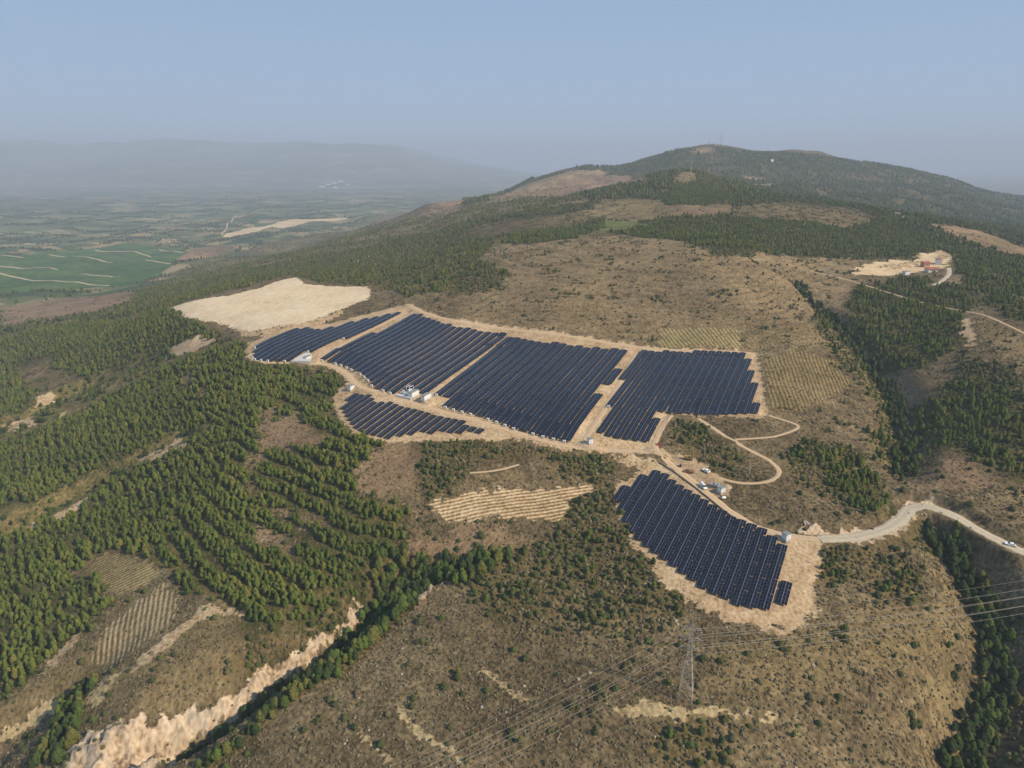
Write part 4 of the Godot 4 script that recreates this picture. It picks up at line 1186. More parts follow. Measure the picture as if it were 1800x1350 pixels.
func make_kinds() -> void:
	var pine_shape := func(f): return 2.05 * pow(1.0 - pow(f, 1.9), 0.62) * (0.65 + 0.35 * smooth(f * 4.0)) + 0.1
	var round_shape := func(f): return 1.9 * sqrt(maxf(0.03, 1.0 - pow(f * 1.9 - 0.85, 2.0)))
	var bush_shape := func(f): return 1.0 * sqrt(maxf(0.05, 1.0 - f * f))
	var wide_shape := func(f): return 1.15 * sqrt(maxf(0.05, 1.0 - f * f))
	var bark := paint("bark", 0.075, 0.052, 0.036, 0.95)
	for k in ["pine", "broad", "bush", "dry"]:
		var list := []
		for v in 4:
			var c: ArrayMesh
			var t: ArrayMesh
			if k == "pine":
				c = crown(100 + v, 130, 4.6 + 0.4 * v, 0.5, pine_shape, 0.62, 7)
				t = trunk(4.4, 0.16, 0, v)
			elif k == "broad":
				c = crown(200 + v, 150, 4.9, 0.5, round_shape, 0.6, 7)
				t = trunk(4.2, 0.15, 4, v)
			elif k == "bush":
				c = crown(300 + v, 80, 1.15, 0.0, wide_shape, 0.36, 8)
				t = trunk(0.8, 0.06, 4, v)
			else:
				c = crown(400 + v, 26, 0.9, 0.0, bush_shape, 0.34, 4)
				t = null
			list.append({"crown": c, "trunk": t})
		KINDS[k] = {"variants": list, "bark": bark}

func seen(x: float, z: float) -> bool:
	return z < -140.0 and absf(x) < -z * 0.86 + 50.0

func plant(kind: String, x: float, z: float, s: float, tint := -1) -> void:
	if tint < 0:
		tint = rng.randi() % 5
	plants[kind].append([rng.randi() % 4, Vector3(x, 0, z), s, rng.randf() * TAU, tint, s / sqrt(x * x + z * z + 26000.0)])

func near_road(x: float, z: float) -> bool:
	return road_cells.has(Vector2i(floori(x / 4.0), floori(z / 4.0)))
var road_cells := {}

func scatter() -> void:
	for r in ROADS:
		if r[2] == "track":
			continue
		for p in curve_points(r[3], 2.0):
			for dx in [-1, 0, 1]:
				for dz in [-1, 0, 1]:
					var q := Vector2(p.x + dx * r[1] * 0.55, p.y + dz * r[1] * 0.55)
					road_cells[Vector2i(floori(q.x / 4.0), floori(q.y / 4.0))] = true
	var clump := FastNoiseLite.new()
	clump.seed = 40
	clump.frequency = 1.0 / 26.0
	clump.fractal_octaves = 3
	var age := FastNoiseLite.new()
	age.seed = 41
	age.frequency = 1.0 / 60.0
	var names := LAND.keys()
	# trees and shrubs round the farm
	var cell := 2.2
	var gz := -150.0
	while gz > -1250.0:
		if gz < -520.0:
			cell = 3.1
		var gx := gz * 0.86 - 50.0
		while gx < -gz * 0.86 + 50.0:
			var x := gx + rng.randf() * cell
			var z := gz - rng.randf() * cell
			gx += cell
			var land: String = names[land_at(x, z)]
			var a := cell * cell
			var c := clump.get_noise_2d(x, z)
			var g := age.get_noise_2d(x, z)
			var p := rng.randf()
			match land:
				"wood":
					if near_road(x, z):
						continue
					# planted along the contours
					var h := ground(x, z)
					var stepped := Vector2(x + 105.0, z + 325.0).length() < 85.0
					var line := fposmod(h / (3.6 if stepped else 2.4) + 0.12 * c, 1.0)
					if stepped and line > 0.64 and rng.randf() < 0.8:
						continue
					var open := c < -0.3
					if p < a / ((3.6 if stepped else 4.6) if line < 0.64 else 40.0) * (0.12 if open and not stepped else 0.62 if x > 180.0 else 1.0):
						var q := rng.randf() + g * 0.5
						var t := 3 if q < 0.2 else 0 if q < 0.5 else 1 if q < 0.8 else 2 if q < 1.05 else 4
						plant("pine", x, z, rng.randf_range(0.46, 0.84) * (1.0 + 0.25 * g + 0.15 * c), t)
					elif p < a / 5.0:
						plant("bush", x, z, 0.3 + 0.9 * pow(rng.randf(), 2.0), [0, 2, 4, 0, 1][rng.randi() % 5])
				"mixwood":
					if near_road(x, z):
						continue
					if p < a / 30.0 * clampf(0.8 + c * 2.8, 0.05, 3.0):
						plant("pine" if rng.randf() < 0.7 else "broad", x, z, rng.randf_range(0.4, 0.85) * (1.0 + 0.3 * c))
					elif p < a / 5.0:
						plant("bush", x, z, 0.4 + 1.0 * pow(rng.randf(), 2.0))
				"broad":
					if x > 0.0 and p > a / 22.0:
						if p < a / 6.0:
							plant("bush", x, z, 0.5 + 1.0 * rng.randf(), [0, 2, 2, 3, 1][rng.randi() % 5])
					elif p < a / 6.5:
						plant("broad", x, z, rng.randf_range(0.65, 1.25) * (1.0 + 0.4 * c))
				"thicket":
					if near_road(x, z):
						continue
					if p < a / 6.0 * clampf(0.8 + c * 2.0, 0.15, 1.2):
						if rng.randf() < 0.16:
							plant("broad", x, z, rng.randf_range(0.35, 0.75))
						else:
							plant("bush", x, z, 0.55 + 1.35 * pow(rng.randf(), 1.6), [0, 1, 3, 4, 2, 0][rng.randi() % 6])
					else:
						for q in 2:
							plant("dry", x + rng.randf_range(-1.0, 1.0), z + rng.randf_range(-1.0, 1.0), rng.randf_range(0.4, 1.1))
				"scrubgreen":
					if p < a / 12.0 * clampf(0.7 + c, 0.1, 1.0):
						plant("bush" if rng.randf() < 0.7 else "broad", x, z, rng.randf_range(0.55, 1.3) * 0.8)
				"scrub", "hillside", "grassy", "mauve", "scrubmid":
					if near_road(x, z):
						continue
					var dens := 1.0 / 38.0
					if land == "hillside":
						dens = 1.0 / 24.0
					elif land == "mauve":
						dens = 1.0 / 180.0
					elif land == "grassy":
						dens = 1.0 / 60.0
					elif land == "scrubmid":
						dens = 1.0 / 14.0
					if p < a * dens * 0.85 * clampf(0.75 + c * 3.2, 0.06, 3.4):
						if rng.randf() < 0.025:
							plant("broad", x, z, rng.randf_range(0.3, 0.7))
						else:
							# bushes come in loose clumps, strung out along the slope
							var big := (0.25 + 1.4 * pow(rng.randf(), 3.0)) * (1.0 + 0.5 * c)
							var tone: int = [0, 1, 3, 3, 2][rng.randi() % 5]
							for q in 1 + int(rng.randf() * rng.randf() * 6.0):
								plant("bush", x + rng.randf_range(-3.2, 3.2) * big * q * 0.4, z + rng.randf_range(-1.4, 1.4) * big * q * 0.4, big * rng.randf_range(0.5, 1.0), tone if rng.randf() < 0.7 else -1)
					elif z > -320.0 and p > 1.0 - a / 190.0 and c > -0.2:
						plant("bush", x, z, rng.randf_range(1.1, 2.0), [0, 2, 4, 2][rng.randi() % 4])
					elif p < a / (2.7 if land == "hillside" else 0.9 if land != "mauve" and z > -330.0 else 2.4 if land != "mauve" else 5.0) and z > -640.0:
						for q in (5 if z > -300.0 and land != "mauve" else 2):
							plant("dry", x + rng.randf_range(-1.2, 1.2), z + rng.randf_range(-1.2, 1.2), 0.16 + 0.6 * pow(rng.randf(), 2.5))
				"hillwood":
					if p < a / 40.0 * clampf(0.8 + c * 1.6, 0.1, 2.0):
						plant("pine" if c > 0.1 else "broad", x, z, rng.randf_range(0.6, 1.1))
					elif p < a / 14.0:
						plant("bush", x, z, rng.randf_range(0.8, 1.6))
				"rocky", "cliff", "pale":
					if p < a / 30.0 * clampf(0.8 + c * 2.0, 0.0, 2.0):
						plant("bush", x, z, 0.2 + 1.0 * pow(rng.randf(), 2.5))
				"tan":
					if p < a / 45.0 * clampf(0.6 + c * 2.0, 0.0, 2.0) and not near_road(x, z):
						plant("dry", x, z, rng.randf_range(0.15, 0.42))
				"stripes0", "stripes1", "stripes3", "stripes4":
					if p < a / (14.0 if land == "stripes1" else 40.0) * clampf(0.8 + c * 1.5, 0.1, 2.0):
						plant("bush", x, z, rng.randf_range(0.2, 0.6))
		gz -= cell
	# the wooded hills behind
	cell = 5.0
	gz = -1250.0
	while gz > -3300.0:
		cell = 5.0 if gz > -1900.0 else 7.0
		var gx := maxf(gz * 0.8, -1500.0)
		while gx < minf(-gz * 0.8, 2400.0):
			var x := gx + rng.randf() * cell
			var z := gz - rng.randf() * cell
			gx += cell
			var land: String = names[land_at(x, z)]
			var c := clump.get_noise_2d(x * 0.3, z * 0.3)
			var p := rng.randf()
			if land == "wood":
				if p < 0.85:
					plant("pine", x, z, rng.randf_range(0.75, 1.1))
			elif land == "mixwood":
				if p < clampf(0.22 + c * 1.3, 0.04, 0.85):
					plant("pine" if rng.randf() < 0.5 else "bush", x, z, rng.randf_range(0.7, 1.1))
			elif land == "hillwood":
				if p < clampf(0.42 + c * 0.9, 0.06, 0.85):
					plant("pine" if c > 0.0 else "broad", x, z, rng.randf_range(0.7, 1.7))
			elif land in ["mauve", "bare", "grassy"]:
				if p < 0.10 + c * 0.2:
					plant("bush", x, z, rng.randf_range(0.9, 1.8))
			elif land == "fields":
				if p < 0.012 + maxf(0.0, c - 0.25) * 0.5:
					plant("broad", x, z, rng.randf_range(0.8, 1.4))
			elif land == "scrubmid":
				if p < 0.3:
					plant("bush", x, z, rng.randf_range(1.0, 1.8))
		gz -= cell
	# tree lines between the fields of the plain
	for i in 420:
		var far := rng.randf_range(1350.0, 6500.0)
		var q := Vector2(rng.randf_range(-far * 0.8, -far * 0.12), -far)
		var dir := Vector2.from_angle((0.15 if rng.randf() < 0.6 else 1.6) + rng.randf_range(-0.25, 0.25))
		for k in rng.randi_range(6, 34):
			q += dir * rng.randf_range(6.0, 12.0)
			var land: String = names[land_at(q.x, q.y)]
			if land in ["fields", "plain"] and ground(q.x, q.y) < 0.0:
				plant("broad", q.x, q.y, rng.randf_range(0.8, 1.9), [0, 2, 4, 2, 3][rng.randi() % 5])
	# trees crowd the floors of the ravines
	for r in [0, 1, 2]:
		var rv: Array = RAVINES[r]
		for i in rv.size() / 5 - 1:
			var a := Vector2(rv[i * 5], rv[i * 5 + 1])
			var b := Vector2(rv[i * 5 + 5], rv[i * 5 + 6])
			var n := int(a.distance_to(b) / (0.45 if r == 0 else 0.7 if r == 1 else 1.4))
			for k in n:
				var side := (b - a).orthogonal().normalized()
				var off := rng.randf_range(-8.0, 4.0) if r == 0 else rng.randf_range(-6.0, 7.0) if r == 1 else rng.randf_range(-6.0, 6.0)
				var q := a.lerp(b, (k + rng.randf()) / n) + side * off
				if not near_road(q.x, q.y):
					plant("broad", q.x, q.y, rng.randf_range(0.6, 1.2), [0, 2, 4, 4, 1][rng.randi() % 5] if r == 0 else [2, 4, 4, 4, 0][rng.randi() % 5])

func in_frame(p: Vector3) -> bool:
	var q := cam.transform.affine_inverse() * p
	var t := tan(deg_to_rad(cam.fov) * 0.5)
	return q.z < 0.0 and absf(q.y) < -q.z * t and absf(q.x) < -q.z * t * 4.0 / 3.0
var cam: Camera3D

const STUFF := {
	"pine": ["pine_forest", "pine plantations covering the slopes behind the nearest trees", "forest"],
	"broad": ["broadleaf_woodland", "green broadleaf thickets filling the gullies beyond the nearest trees", "woodland"],
	"bush": ["shrubland", "scattered olive green bushes over the dry hillsides", "shrubs"],
	"dry": ["dry_scrub", "low dry brown scrub and grass tufts on the slopes", "scrub"],
}

func place_plants() -> void:
	for kind in plants:
		var list: Array = plants[kind]
		list.sort_custom(func(a, b): return a[5] > b[5])
		var singles := []
		var rest := []
		for p in list:
			p[1].y = ground(p[1].x, p[1].z) - 0.05
			if kind != "dry" and singles.size() < 300 and in_frame(p[1] + Vector3(0, p[2] * 2.0, 0)):
				singles.append(p)
			else:
				rest.append(p)
		var tints := []
		for t in TINTS[kind]:
			tints.append(leaf_material("%s_leaf_%d" % [kind, tints.size()], t[0], t[1], t[2]))
		var bark: Material = KINDS[kind].bark
		for p in singles:
			var v: Dictionary = KINDS[kind].variants[p[0]]
			var info := describe(kind, p)
			var o := thing({"pine": "pine_tree", "broad": "broadleaf_tree", "bush": "bush"}[kind], p[1], p[3], info[0], "bush" if kind == "bush" else "tree", info[1])
			var sc := Basis.from_scale(Vector3.ONE * p[2])
			part("crown" if kind != "bush" else "foliage", v.crown, tints[p[4]], o, Transform3D(sc, Vector3.ZERO))
			part("trunk" if kind != "bush" else "stems", v.trunk, bark, o, Transform3D(sc, Vector3.ZERO))
		# the rest, one object of instances for each kind: variants and tints become one mesh each
		var leaf := leaf_material(kind + "_leaf_many", 1, 1, 1)
		leaf.vertex_color_use_as_albedo = true
		var holder := Node3D.new()
		holder.name = STUFF[kind][0]
		add_child(holder)
		tag(holder, STUFF[kind][1], STUFF[kind][2], "", "stuff")
		for v in 4:
			var some := rest.filter(func(p): return p[0] == v)
			var mm := MultiMesh.new()
			mm.transform_format = MultiMesh.TRANSFORM_3D
			mm.use_colors = true
			var src: Dictionary = KINDS[kind].variants[v]
			mm.mesh = both(src.crown, src.trunk, leaf, bark)
			mm.instance_count = some.size()
			for i in some.size():
				var p: Array = some[i]
				mm.set_instance_transform(i, Transform3D(Basis(Vector3.UP, p[3]).scaled(Vector3.ONE * p[2]), p[1]))
				var t: Array = TINTS[kind][p[4]]
				var k := 0.85 + 0.3 * fposmod(p[3] * 7.3, 1.0)
				mm.set_instance_color(i, Color(t[0] * k, t[1] * k, t[2] * k))
			var o := MultiMeshInstance3D.new()
			o.name = "plants"
			o.multimesh = mm
			o.set_meta("kind", "stuff")
			holder.add_child(o, true)

func describe(kind: String, p: Array) -> Array:
	var q: Vector3 = p[1]
	var tone: String = {"pine": ["dark green", "mid green", "olive green", "blackish green", "yellowish green"], "broad": ["mid green", "bright green", "dark green", "yellow green", "deep green"], "bush": ["olive green", "dull olive", "dark green", "brownish", "fresh green"]}[kind][p[4]]
	var size := "small" if p[2] < 0.75 else "large" if p[2] > 1.0 else "medium"
	var land: String = LAND.keys()[land_at(q.x, q.z)]
	var where := "on the dry slope"
	if land == "wood":
		where = "in the wood"
	elif land == "broad":
		where = "in the ravine" if q.x < 0 else "in the dark gully"
	elif land == "thicket":
		where = "in the brushwood"
	elif land in ["cliff", "rocky", "pale"]:
		where = "on the pale eroded bank"
	elif land.begins_with("stripes"):
		where = "in the abandoned field"
	elif q.x < -70:
		where = "on the dry bank"
	where += beside(q)
	var noun: String = {"pine": "pine tree", "broad": "broadleaf tree", "bush": "rounded bush"}[kind]
	return ["%s %s %s %s" % [size, tone, noun, where], "%s %s" % [{"pine": "pine trees", "broad": "broadleaf trees", "bush": "rounded bushes"}[kind], where]]

func beside(q: Vector3) -> String:
	var best := 1e9
	var by := ""
	for k in LANDMARKS:
		var d := Vector2(q.x - LANDMARKS[k][0], q.z - LANDMARKS[k][1]).length()
		if d < best:
			best = d
			by = k
	var d := Vector2(q.x - LANDMARKS[by][0], q.z - LANDMARKS[by][1])
	var side := " right of " if d.x > 0.0 else " left of "
	if absf(d.y) > absf(d.x):
		side = " below " if d.y > 0.0 else " above "
	return side + by

# ---------------------------------------------------------------- solar field
const ORD := ["first", "second", "third", "fourth", "fifth", "sixth", "seventh", "eighth", "ninth", "tenth", "eleventh", "twelfth", "thirteenth", "fourteenth", "fifteenth", "sixteenth", "seventeenth", "eighteenth", "nineteenth", "twentieth", "twenty-first", "twenty-second"]
const BLOCKS := {"near": "the detached lower array", "b4": "the rightmost main block", "b3": "the block right of the substation", "b2": "the block left of the substation", "b1": "the leftmost main block", "ll": "the small array below the main road"}

# a table: two slopes of modules leaning on each other like a low roof, ridge along x
func table_meshes(cols: int, wide: bool) -> Dictionary:
	var mod := Vector2(2.28, 1.48 if wide else 1.11)
	var tilt := deg_to_rad(10.0)
	var glass := st_new()
	var frame := st_new()
	var legs := st_new()
	var length := cols * (mod.x + 0.02)
	var eave := 0.75
	var rise := sin(tilt) * mod.y * 2.04
	for side in [-1.0, 1.0]:
		var across := Vector3(0, -sin(tilt), side * cos(tilt))
		var up := Vector3(0, cos(tilt), side * sin(tilt))
		var top := Vector3(0, eave + rise, side * 0.09)
		var b := Basis(Vector3.RIGHT, up, Vector3.RIGHT.cross(up))
		for r in 2:
			for c in cols:
				var ctr := top + across * ((r + 0.5) * (mod.y + 0.02)) + Vector3(-length * 0.5 + (c + 0.5) * (mod.x + 0.02), 0, 0)
				box(frame, ctr - up * 0.02, Vector3(mod.x, 0.035, mod.y), b)
				# two half-cell fields a module, glass a little proud of its frame
				for hf in [-0.25, 0.25]:
					var g: Vector3 = ctr + Vector3(hf * (mod.x - 0.05), 0, 0) + up * 0.002
					var ex := Vector3((mod.x - 0.08) * 0.25 - 0.008, 0, 0)
					var ez := across * (mod.y * 0.5 - 0.03)
					if side > 0:
						quad(glass, g - ex - ez, g + ex - ez, g + ex + ez, g - ex + ez)
					else:
						quad(glass, g - ex + ez, g + ex + ez, g + ex - ez, g - ex - ez)
		for k in 2:
			var d := 0.35 + k * (mod.y * 2.0 - 0.7)
			box(legs, top + across * d - up * 0.09, Vector3(length, 0.07, 0.05), b)
	# ridge rail closing the gap between the slopes
	box(frame, Vector3(0, eave + rise - 0.02, 0), Vector3(length + 0.1, 0.03, 0.2))
	var n := maxi(2, int(length / 4.0) + 1)
	for i in n:
		var x := lerpf(-length * 0.5 + 0.5, length * 0.5 - 0.5, i / float(n - 1))
		for s in [-1.0, 0.0, 1.0]:
			var z: float = s * cos(tilt) * (mod.y * 2.0 - 0.4)
			var y: float = eave + rise - absf(s) * (rise - 0.07) - 0.12
			box(legs, Vector3(x, (y - 0.9) * 0.5, z), Vector3(0.09, y + 0.9, 0.09))
	return {"length": length, "glass": done(glass), "frame": done(frame), "legs": done(legs), "half": mod.y * 2.0}

func build_solar() -> void:
	var cell := paint("solar_cells", 0.004, 0.007, 0.021, 0.14)
	cell.metallic_specular = 0.22
	var cell2 := paint("solar_cells_dark", 0.003, 0.0055, 0.017, 0.18)
	cell2.metallic_specular = 0.22
	var alu := paint("module_frame", 0.18, 0.185, 0.20, 0.5, 0.4)
	var steel := paint("galvanised_steel", 0.32, 0.32, 0.31, 0.55, 0.5)
	var kit := {}
	for k in ["n", "w"]:
		for c in [2, 4, 8]:
			kit[k + str(c)] = table_meshes(c, k == "w")
	var count := {}
	var cabinet := inverter_mesh()
	for r in ROWS:
		var b: String = r[0]
		var k: String = r[1]
		var idx: int = count.get(b, 0)
		count[b] = idx + 1
		var p0 := Vector2(r[2], r[3])
		var p1 := Vector2(r[4], r[5])
		var len := p0.distance_to(p1)
		var dir := (p1 - p0) / len
		var label := "dark solar panel row, %s from left in %s" % [ORD[idx], BLOCKS[b]]
		if b == "near" and idx == 17:
			label = "short separate stub of solar panels at lower corner of the detached array"
		var o := thing("solar_panel_row", on(p0.x, p0.y), 0.0, label, "solar panels", "rows of solar panels")
		var at := 0.0
		var big := "8" if b != "near" and b != "ll" else "4"
		var small := "4" if big == "8" else "2"
		while at < len - 2.0:
			var key := k + big
			if at + kit[key].length > len + 2.0:
				key = k + small
			if at + kit[key].length > len + 2.5:
				key = k + "2"
			if at + kit[key].length > len + 3.5:
				break
			var l: float = kit[key].length
			var a2 := p0 + dir * (at + 0.05)
			var b2 := p0 + dir * (at + l)
			var a3 := on(a2.x, a2.y)
			var b3 := on(b2.x, b2.y)
			# clear of the ground along its whole length
			var m2 := (a2 + b2) * 0.5
			var up := maxf(0.0, ground(m2.x, m2.y) - (a3.y + b3.y) * 0.5)
			var x := (b3 - a3).normalized()
			var z := x.cross(Vector3.UP).normalized()
			var side: Vector2 = Vector2(-dir.y, dir.x) * kit[key].half
			var tip := 0.0
			for q in [a2, b2, m2]:
				tip = maxf(tip, maxf(ground(q.x + side.x, q.y + side.y), ground(q.x - side.x, q.y - side.y)) - ground(q.x, q.y))
			var basis := Basis(x, z.cross(x), z)
			var table := part("panel_table", kit[key].glass, cell if rng.randf() < 0.7 else cell2, o, Transform3D(basis, (a3 + b3) * 0.5 + Vector3(0, up + tip * 0.6, 0) - o.position))
			part("module_frames", kit[key].frame, alu, table)
			part("support_frame", kit[key].legs, steel, table)
			at += l + 0.12
		# string inverters in white cabinets by the near ends of the rows
		if (b == "b2" or b == "b3" or b == "b1") and (idx * 7 + 3) % 5 != 0 or b == "b4" and idx == 1:
			var q := p0 - dir * 1.6
			var c := thing("inverter_cabinet", on(q.x, q.y), atan2(-dir.x, -dir.y), "white inverter cabinet at near end of %s row, %s" % [ORD[idx], BLOCKS[b]], "cabinet", "white inverter cabinets")
			part("case", cabinet[0], paint("white_paint", 0.72, 0.72, 0.70, 0.5), c)
			part("stand", cabinet[1], steel, c)
			part("door", cabinet[2], paint("grey_paint", 0.5, 0.5, 0.5, 0.5), c)

func inverter_mesh() -> Array:
	var a := st_new()
	box(a, Vector3(0, 1.25, 0), Vector3(1.7, 1.3, 0.6))
	box(a, Vector3(0, 1.95, 0), Vector3(1.9, 0.08, 0.9))
	var b := st_new()
	for x in [-0.7, 0.7]:
		box(b, Vector3(x, 0.1, 0), Vector3(0.1, 1.1, 0.1))
	var d := st_new()
	box(d, Vector3(0, 1.25, 0.31), Vector3(0.8, 1.05, 0.03))
	return [done(a), done(b), done(d)]

# ---------------------------------------------------------------- pylon and wires
func build_pylon() -> void:
	var steel := paint("weathered_steel", 0.40, 0.36, 0.31, 0.7, 0.1)
	var glass := paint("insulator", 0.20, 0.17, 0.14, 0.3)
	var at := spot("pylon", -0.2)
	var turn := deg_to_rad(-19.0)
	var o := thing("transmission_pylon", at, turn, "tall grey lattice steel pylon carrying power lines on the foreground slope", "pylon")
	o.scale = Vector3.ONE * 0.8
	var half := func(y): return lerpf(3.1, 0.8, smooth(y / 27.0) * 0.5 + y / 54.0) if y < 27.0 else lerpf(0.8, 0.55, (y - 27.0) / 10.0)
	var levels := [0.0, 6.5, 12.0, 16.5, 20.0, 23.0, 25.5, 28.0, 30.5, 33.0, 35.5, 37.5]
	var corner := [Vector2(-1, -1), Vector2(1, -1), Vector2(1, 1), Vector2(-1, 1)]
	for c in corner:
		var st := st_new()
		for i in levels.size() - 1:
			var r0: float = half.call(levels[i])
			var r1: float = half.call(levels[i + 1])
			bar(st, Vector3(c.x * r0, levels[i] - (1.5 if i == 0 else 0.0), c.y * r0), Vector3(c.x * r1, levels[i + 1], c.y * r1), 0.15 if i < 5 else 0.11)
		part("leg", done(st), steel, o)
	var st := st_new()
	for i in levels.size() - 1:
		var r0: float = half.call(levels[i])
		var r1: float = half.call(levels[i + 1])
		for k in 4:
			var a: Vector2 = corner[k]
			var b: Vector2 = corner[(k + 1) % 4]
			var w := 0.11 if i < 5 else 0.08
			var a0 := Vector3(a.x * r0, levels[i], a.y * r0)
			var b0 := Vector3(b.x * r0, levels[i], b.y * r0)
			var a1 := Vector3(a.x * r1, levels[i + 1], a.y * r1)
			var b1 := Vector3(b.x * r1, levels[i + 1], b.y * r1)
			bar(st, a0, b1, w)
			bar(st, b0, a1, w)
			bar(st, a1, b1, w)
			if i < 3:
				bar(st, (a0 + b1) * 0.5, (a0 + a1) * 0.5, 0.07)
				bar(st, (a0 + b1) * 0.5, (b0 + b1) * 0.5, 0.07)
	part("bracing", done(st), steel, o)
	st = st_new()
	for c in corner:
		bar(st, Vector3(c.x * 0.55, 37.5, c.y * 0.55), Vector3(0, 41.0, 0), 0.1)
	part("peak", done(st), steel, o)
	var ends := []
	for lv in [25.5, 30.5, 35.5]:
		for s in [-1.0, 1.0]:
			var r: float = half.call(lv)
			var reach := 5.2 if lv == 30.5 else 4.4
			var tip := Vector3(s * reach, lv + 0.2, 0)
			st = st_new()
			for z in [-r, r]:
				bar(st, Vector3(s * r, lv, z), tip, 0.1)
				bar(st, Vector3(s * r, lv + 1.9, z), tip, 0.1)
				for q in [0.3, 0.6]:
					bar(st, Vector3(s * r, lv, z).lerp(tip, q), Vector3(s * r, lv + 1.9, z).lerp(tip, q), 0.06)
			var arm := part("cross_arm", done(st), steel, o)
			var ins := st_new()
			tube(ins, tip, tip + Vector3(0, -1.9, 0), 0.05, 0.05, 6)
			for q in 7:
				tube(ins, tip + Vector3(0, -0.25 - q * 0.22, 0), tip + Vector3(0, -0.33 - q * 0.22, 0), 0.13, 0.13, 8)
			part("insulator", done(ins), glass, arm)
			ends.append(tip + Vector3(0, -1.9, 0))
	ends.append(Vector3(0, 41.0, 0))
	var alu := paint("conductor", 0.30, 0.265, 0.22, 0.6, 0.2)
	var tr := o.transform
	var names := ["lower wire on the far side", "lower wire on the near side", "middle wire on the far side", "middle wire on the near side", "upper wire on the far side", "upper wire on the near side", "thin earth wire from the peak"]
	var next := [[Vector3(-0.894, 0, 0.448), 250.0, "left"], [Vector3(0.978, 0, -0.206), 290.0, "right"]]
	for d in next:
		for i in ends.size():
			var a: Vector3 = tr * ends[i]
			var rise := -14.0 if d[2] == "left" else 6.0
			var b: Vector3 = a + d[0] * d[1] + Vector3(0, rise, 0)
			var w := st_new()
			var n := 40
			var prev := a
			for k in n:
				var t := (k + 1) / float(n)
				var p := a.lerp(b, t) - Vector3(0, 7.0 * 4.0 * t * (1.0 - t), 0)
				tube(w, prev, p, 0.045 if i < 6 else 0.028, 0.045 if i < 6 else 0.028, 5)
				prev = p
			var wire := part(numbered("power_line_wire"), done(w), alu, self)
			tag(wire, "%s, running %s from the lattice pylon" % [names[i], d[2]], "power line", "power line wires")

# ---------------------------------------------------------------- small buildings
func gable(st: SurfaceTool, l: float, w: float, y: float, rise: float, over: float) -> void:
	var x := l * 0.5 + over
	var z := w * 0.5 + over
	var d := rise * over / (w * 0.5)
	for s in [-1.0, 1.0]:
		var a := Vector3(-x, y - d, s * z)
		var b := Vector3(x, y - d, s * z)
		var c := Vector3(x, y + rise, 0)
		var e := Vector3(-x, y + rise, 0)
		var t := Vector3(0, 0.14, 0)
		quad(st, a + t, b + t, c + t, e + t)
		quad(st, a, b, c, e)
		quad(st, a, b, b + t, a + t)
		quad(st, b, c, c + t, b + t)
		quad(st, a, e, e + t, a + t)

func house(called: String, at: Vector3, turn: float, l: float, w: float, h: float, wall: Material, roof_m: Material, label: String, windows: int) -> Node3D:
	var o := thing(called, at, turn, label, "house")
	var rise := w * 0.24
	var st := st_new()
	box(st, Vector3(0, h * 0.5 - 0.5, 0), Vector3(l, h + 1.0, w))
	for s in [-1.0, 1.0]:
		for p in [Vector3(s * l * 0.5, h, -w * 0.5), Vector3(s * l * 0.5, h, w * 0.5), Vector3(s * l * 0.5, h + rise, 0)]:
			st.add_vertex(p)
	part("wall", done(st), wall, o)
	st = st_new()
	gable(st, l, w, h, rise, 0.5)
	var roof := part("roof", done(st), roof_m, o)
	st = st_new()
	box(st, Vector3(l * 0.25, h + rise * 0.9, w * 0.15), Vector3(0.7, 1.6, 0.7))
	part("chimney", done(st), wall, roof)
	var dark := paint("window_glass", 0.03, 0.04, 0.05, 0.15)
	var frame := paint("window_frame", 0.6, 0.58, 0.55, 0.6)
	for s in [-1.0, 1.0]:
		for i in windows:
			var x := lerpf(-l * 0.4, l * 0.4, (i + 0.5) / windows)
			var f := part("window", boxes([[Vector3(x, h * 0.6, s * (w * 0.5 + 0.02)), Vector3(1.3, 1.5, 0.08)]]), frame, o)
			part("pane", boxes([[Vector3(x, h * 0.6, s * (w * 0.5 + 0.05)), Vector3(1.1, 1.3, 0.06)]]), dark, f)
	var dr := part("door", boxes([[Vector3(l * 0.5 + 0.03, 1.05, 0), Vector3(0.08, 2.1, 1.1)]]), paint("door_wood", 0.12, 0.07, 0.04, 0.6), o)
	part("handle", boxes([[Vector3(l * 0.5 + 0.09, 1.05, 0.4), Vector3(0.06, 0.06, 0.16)]]), paint("galvanised_steel", 0.32, 0.32, 0.31, 0.55, 0.5), dr)
	return o

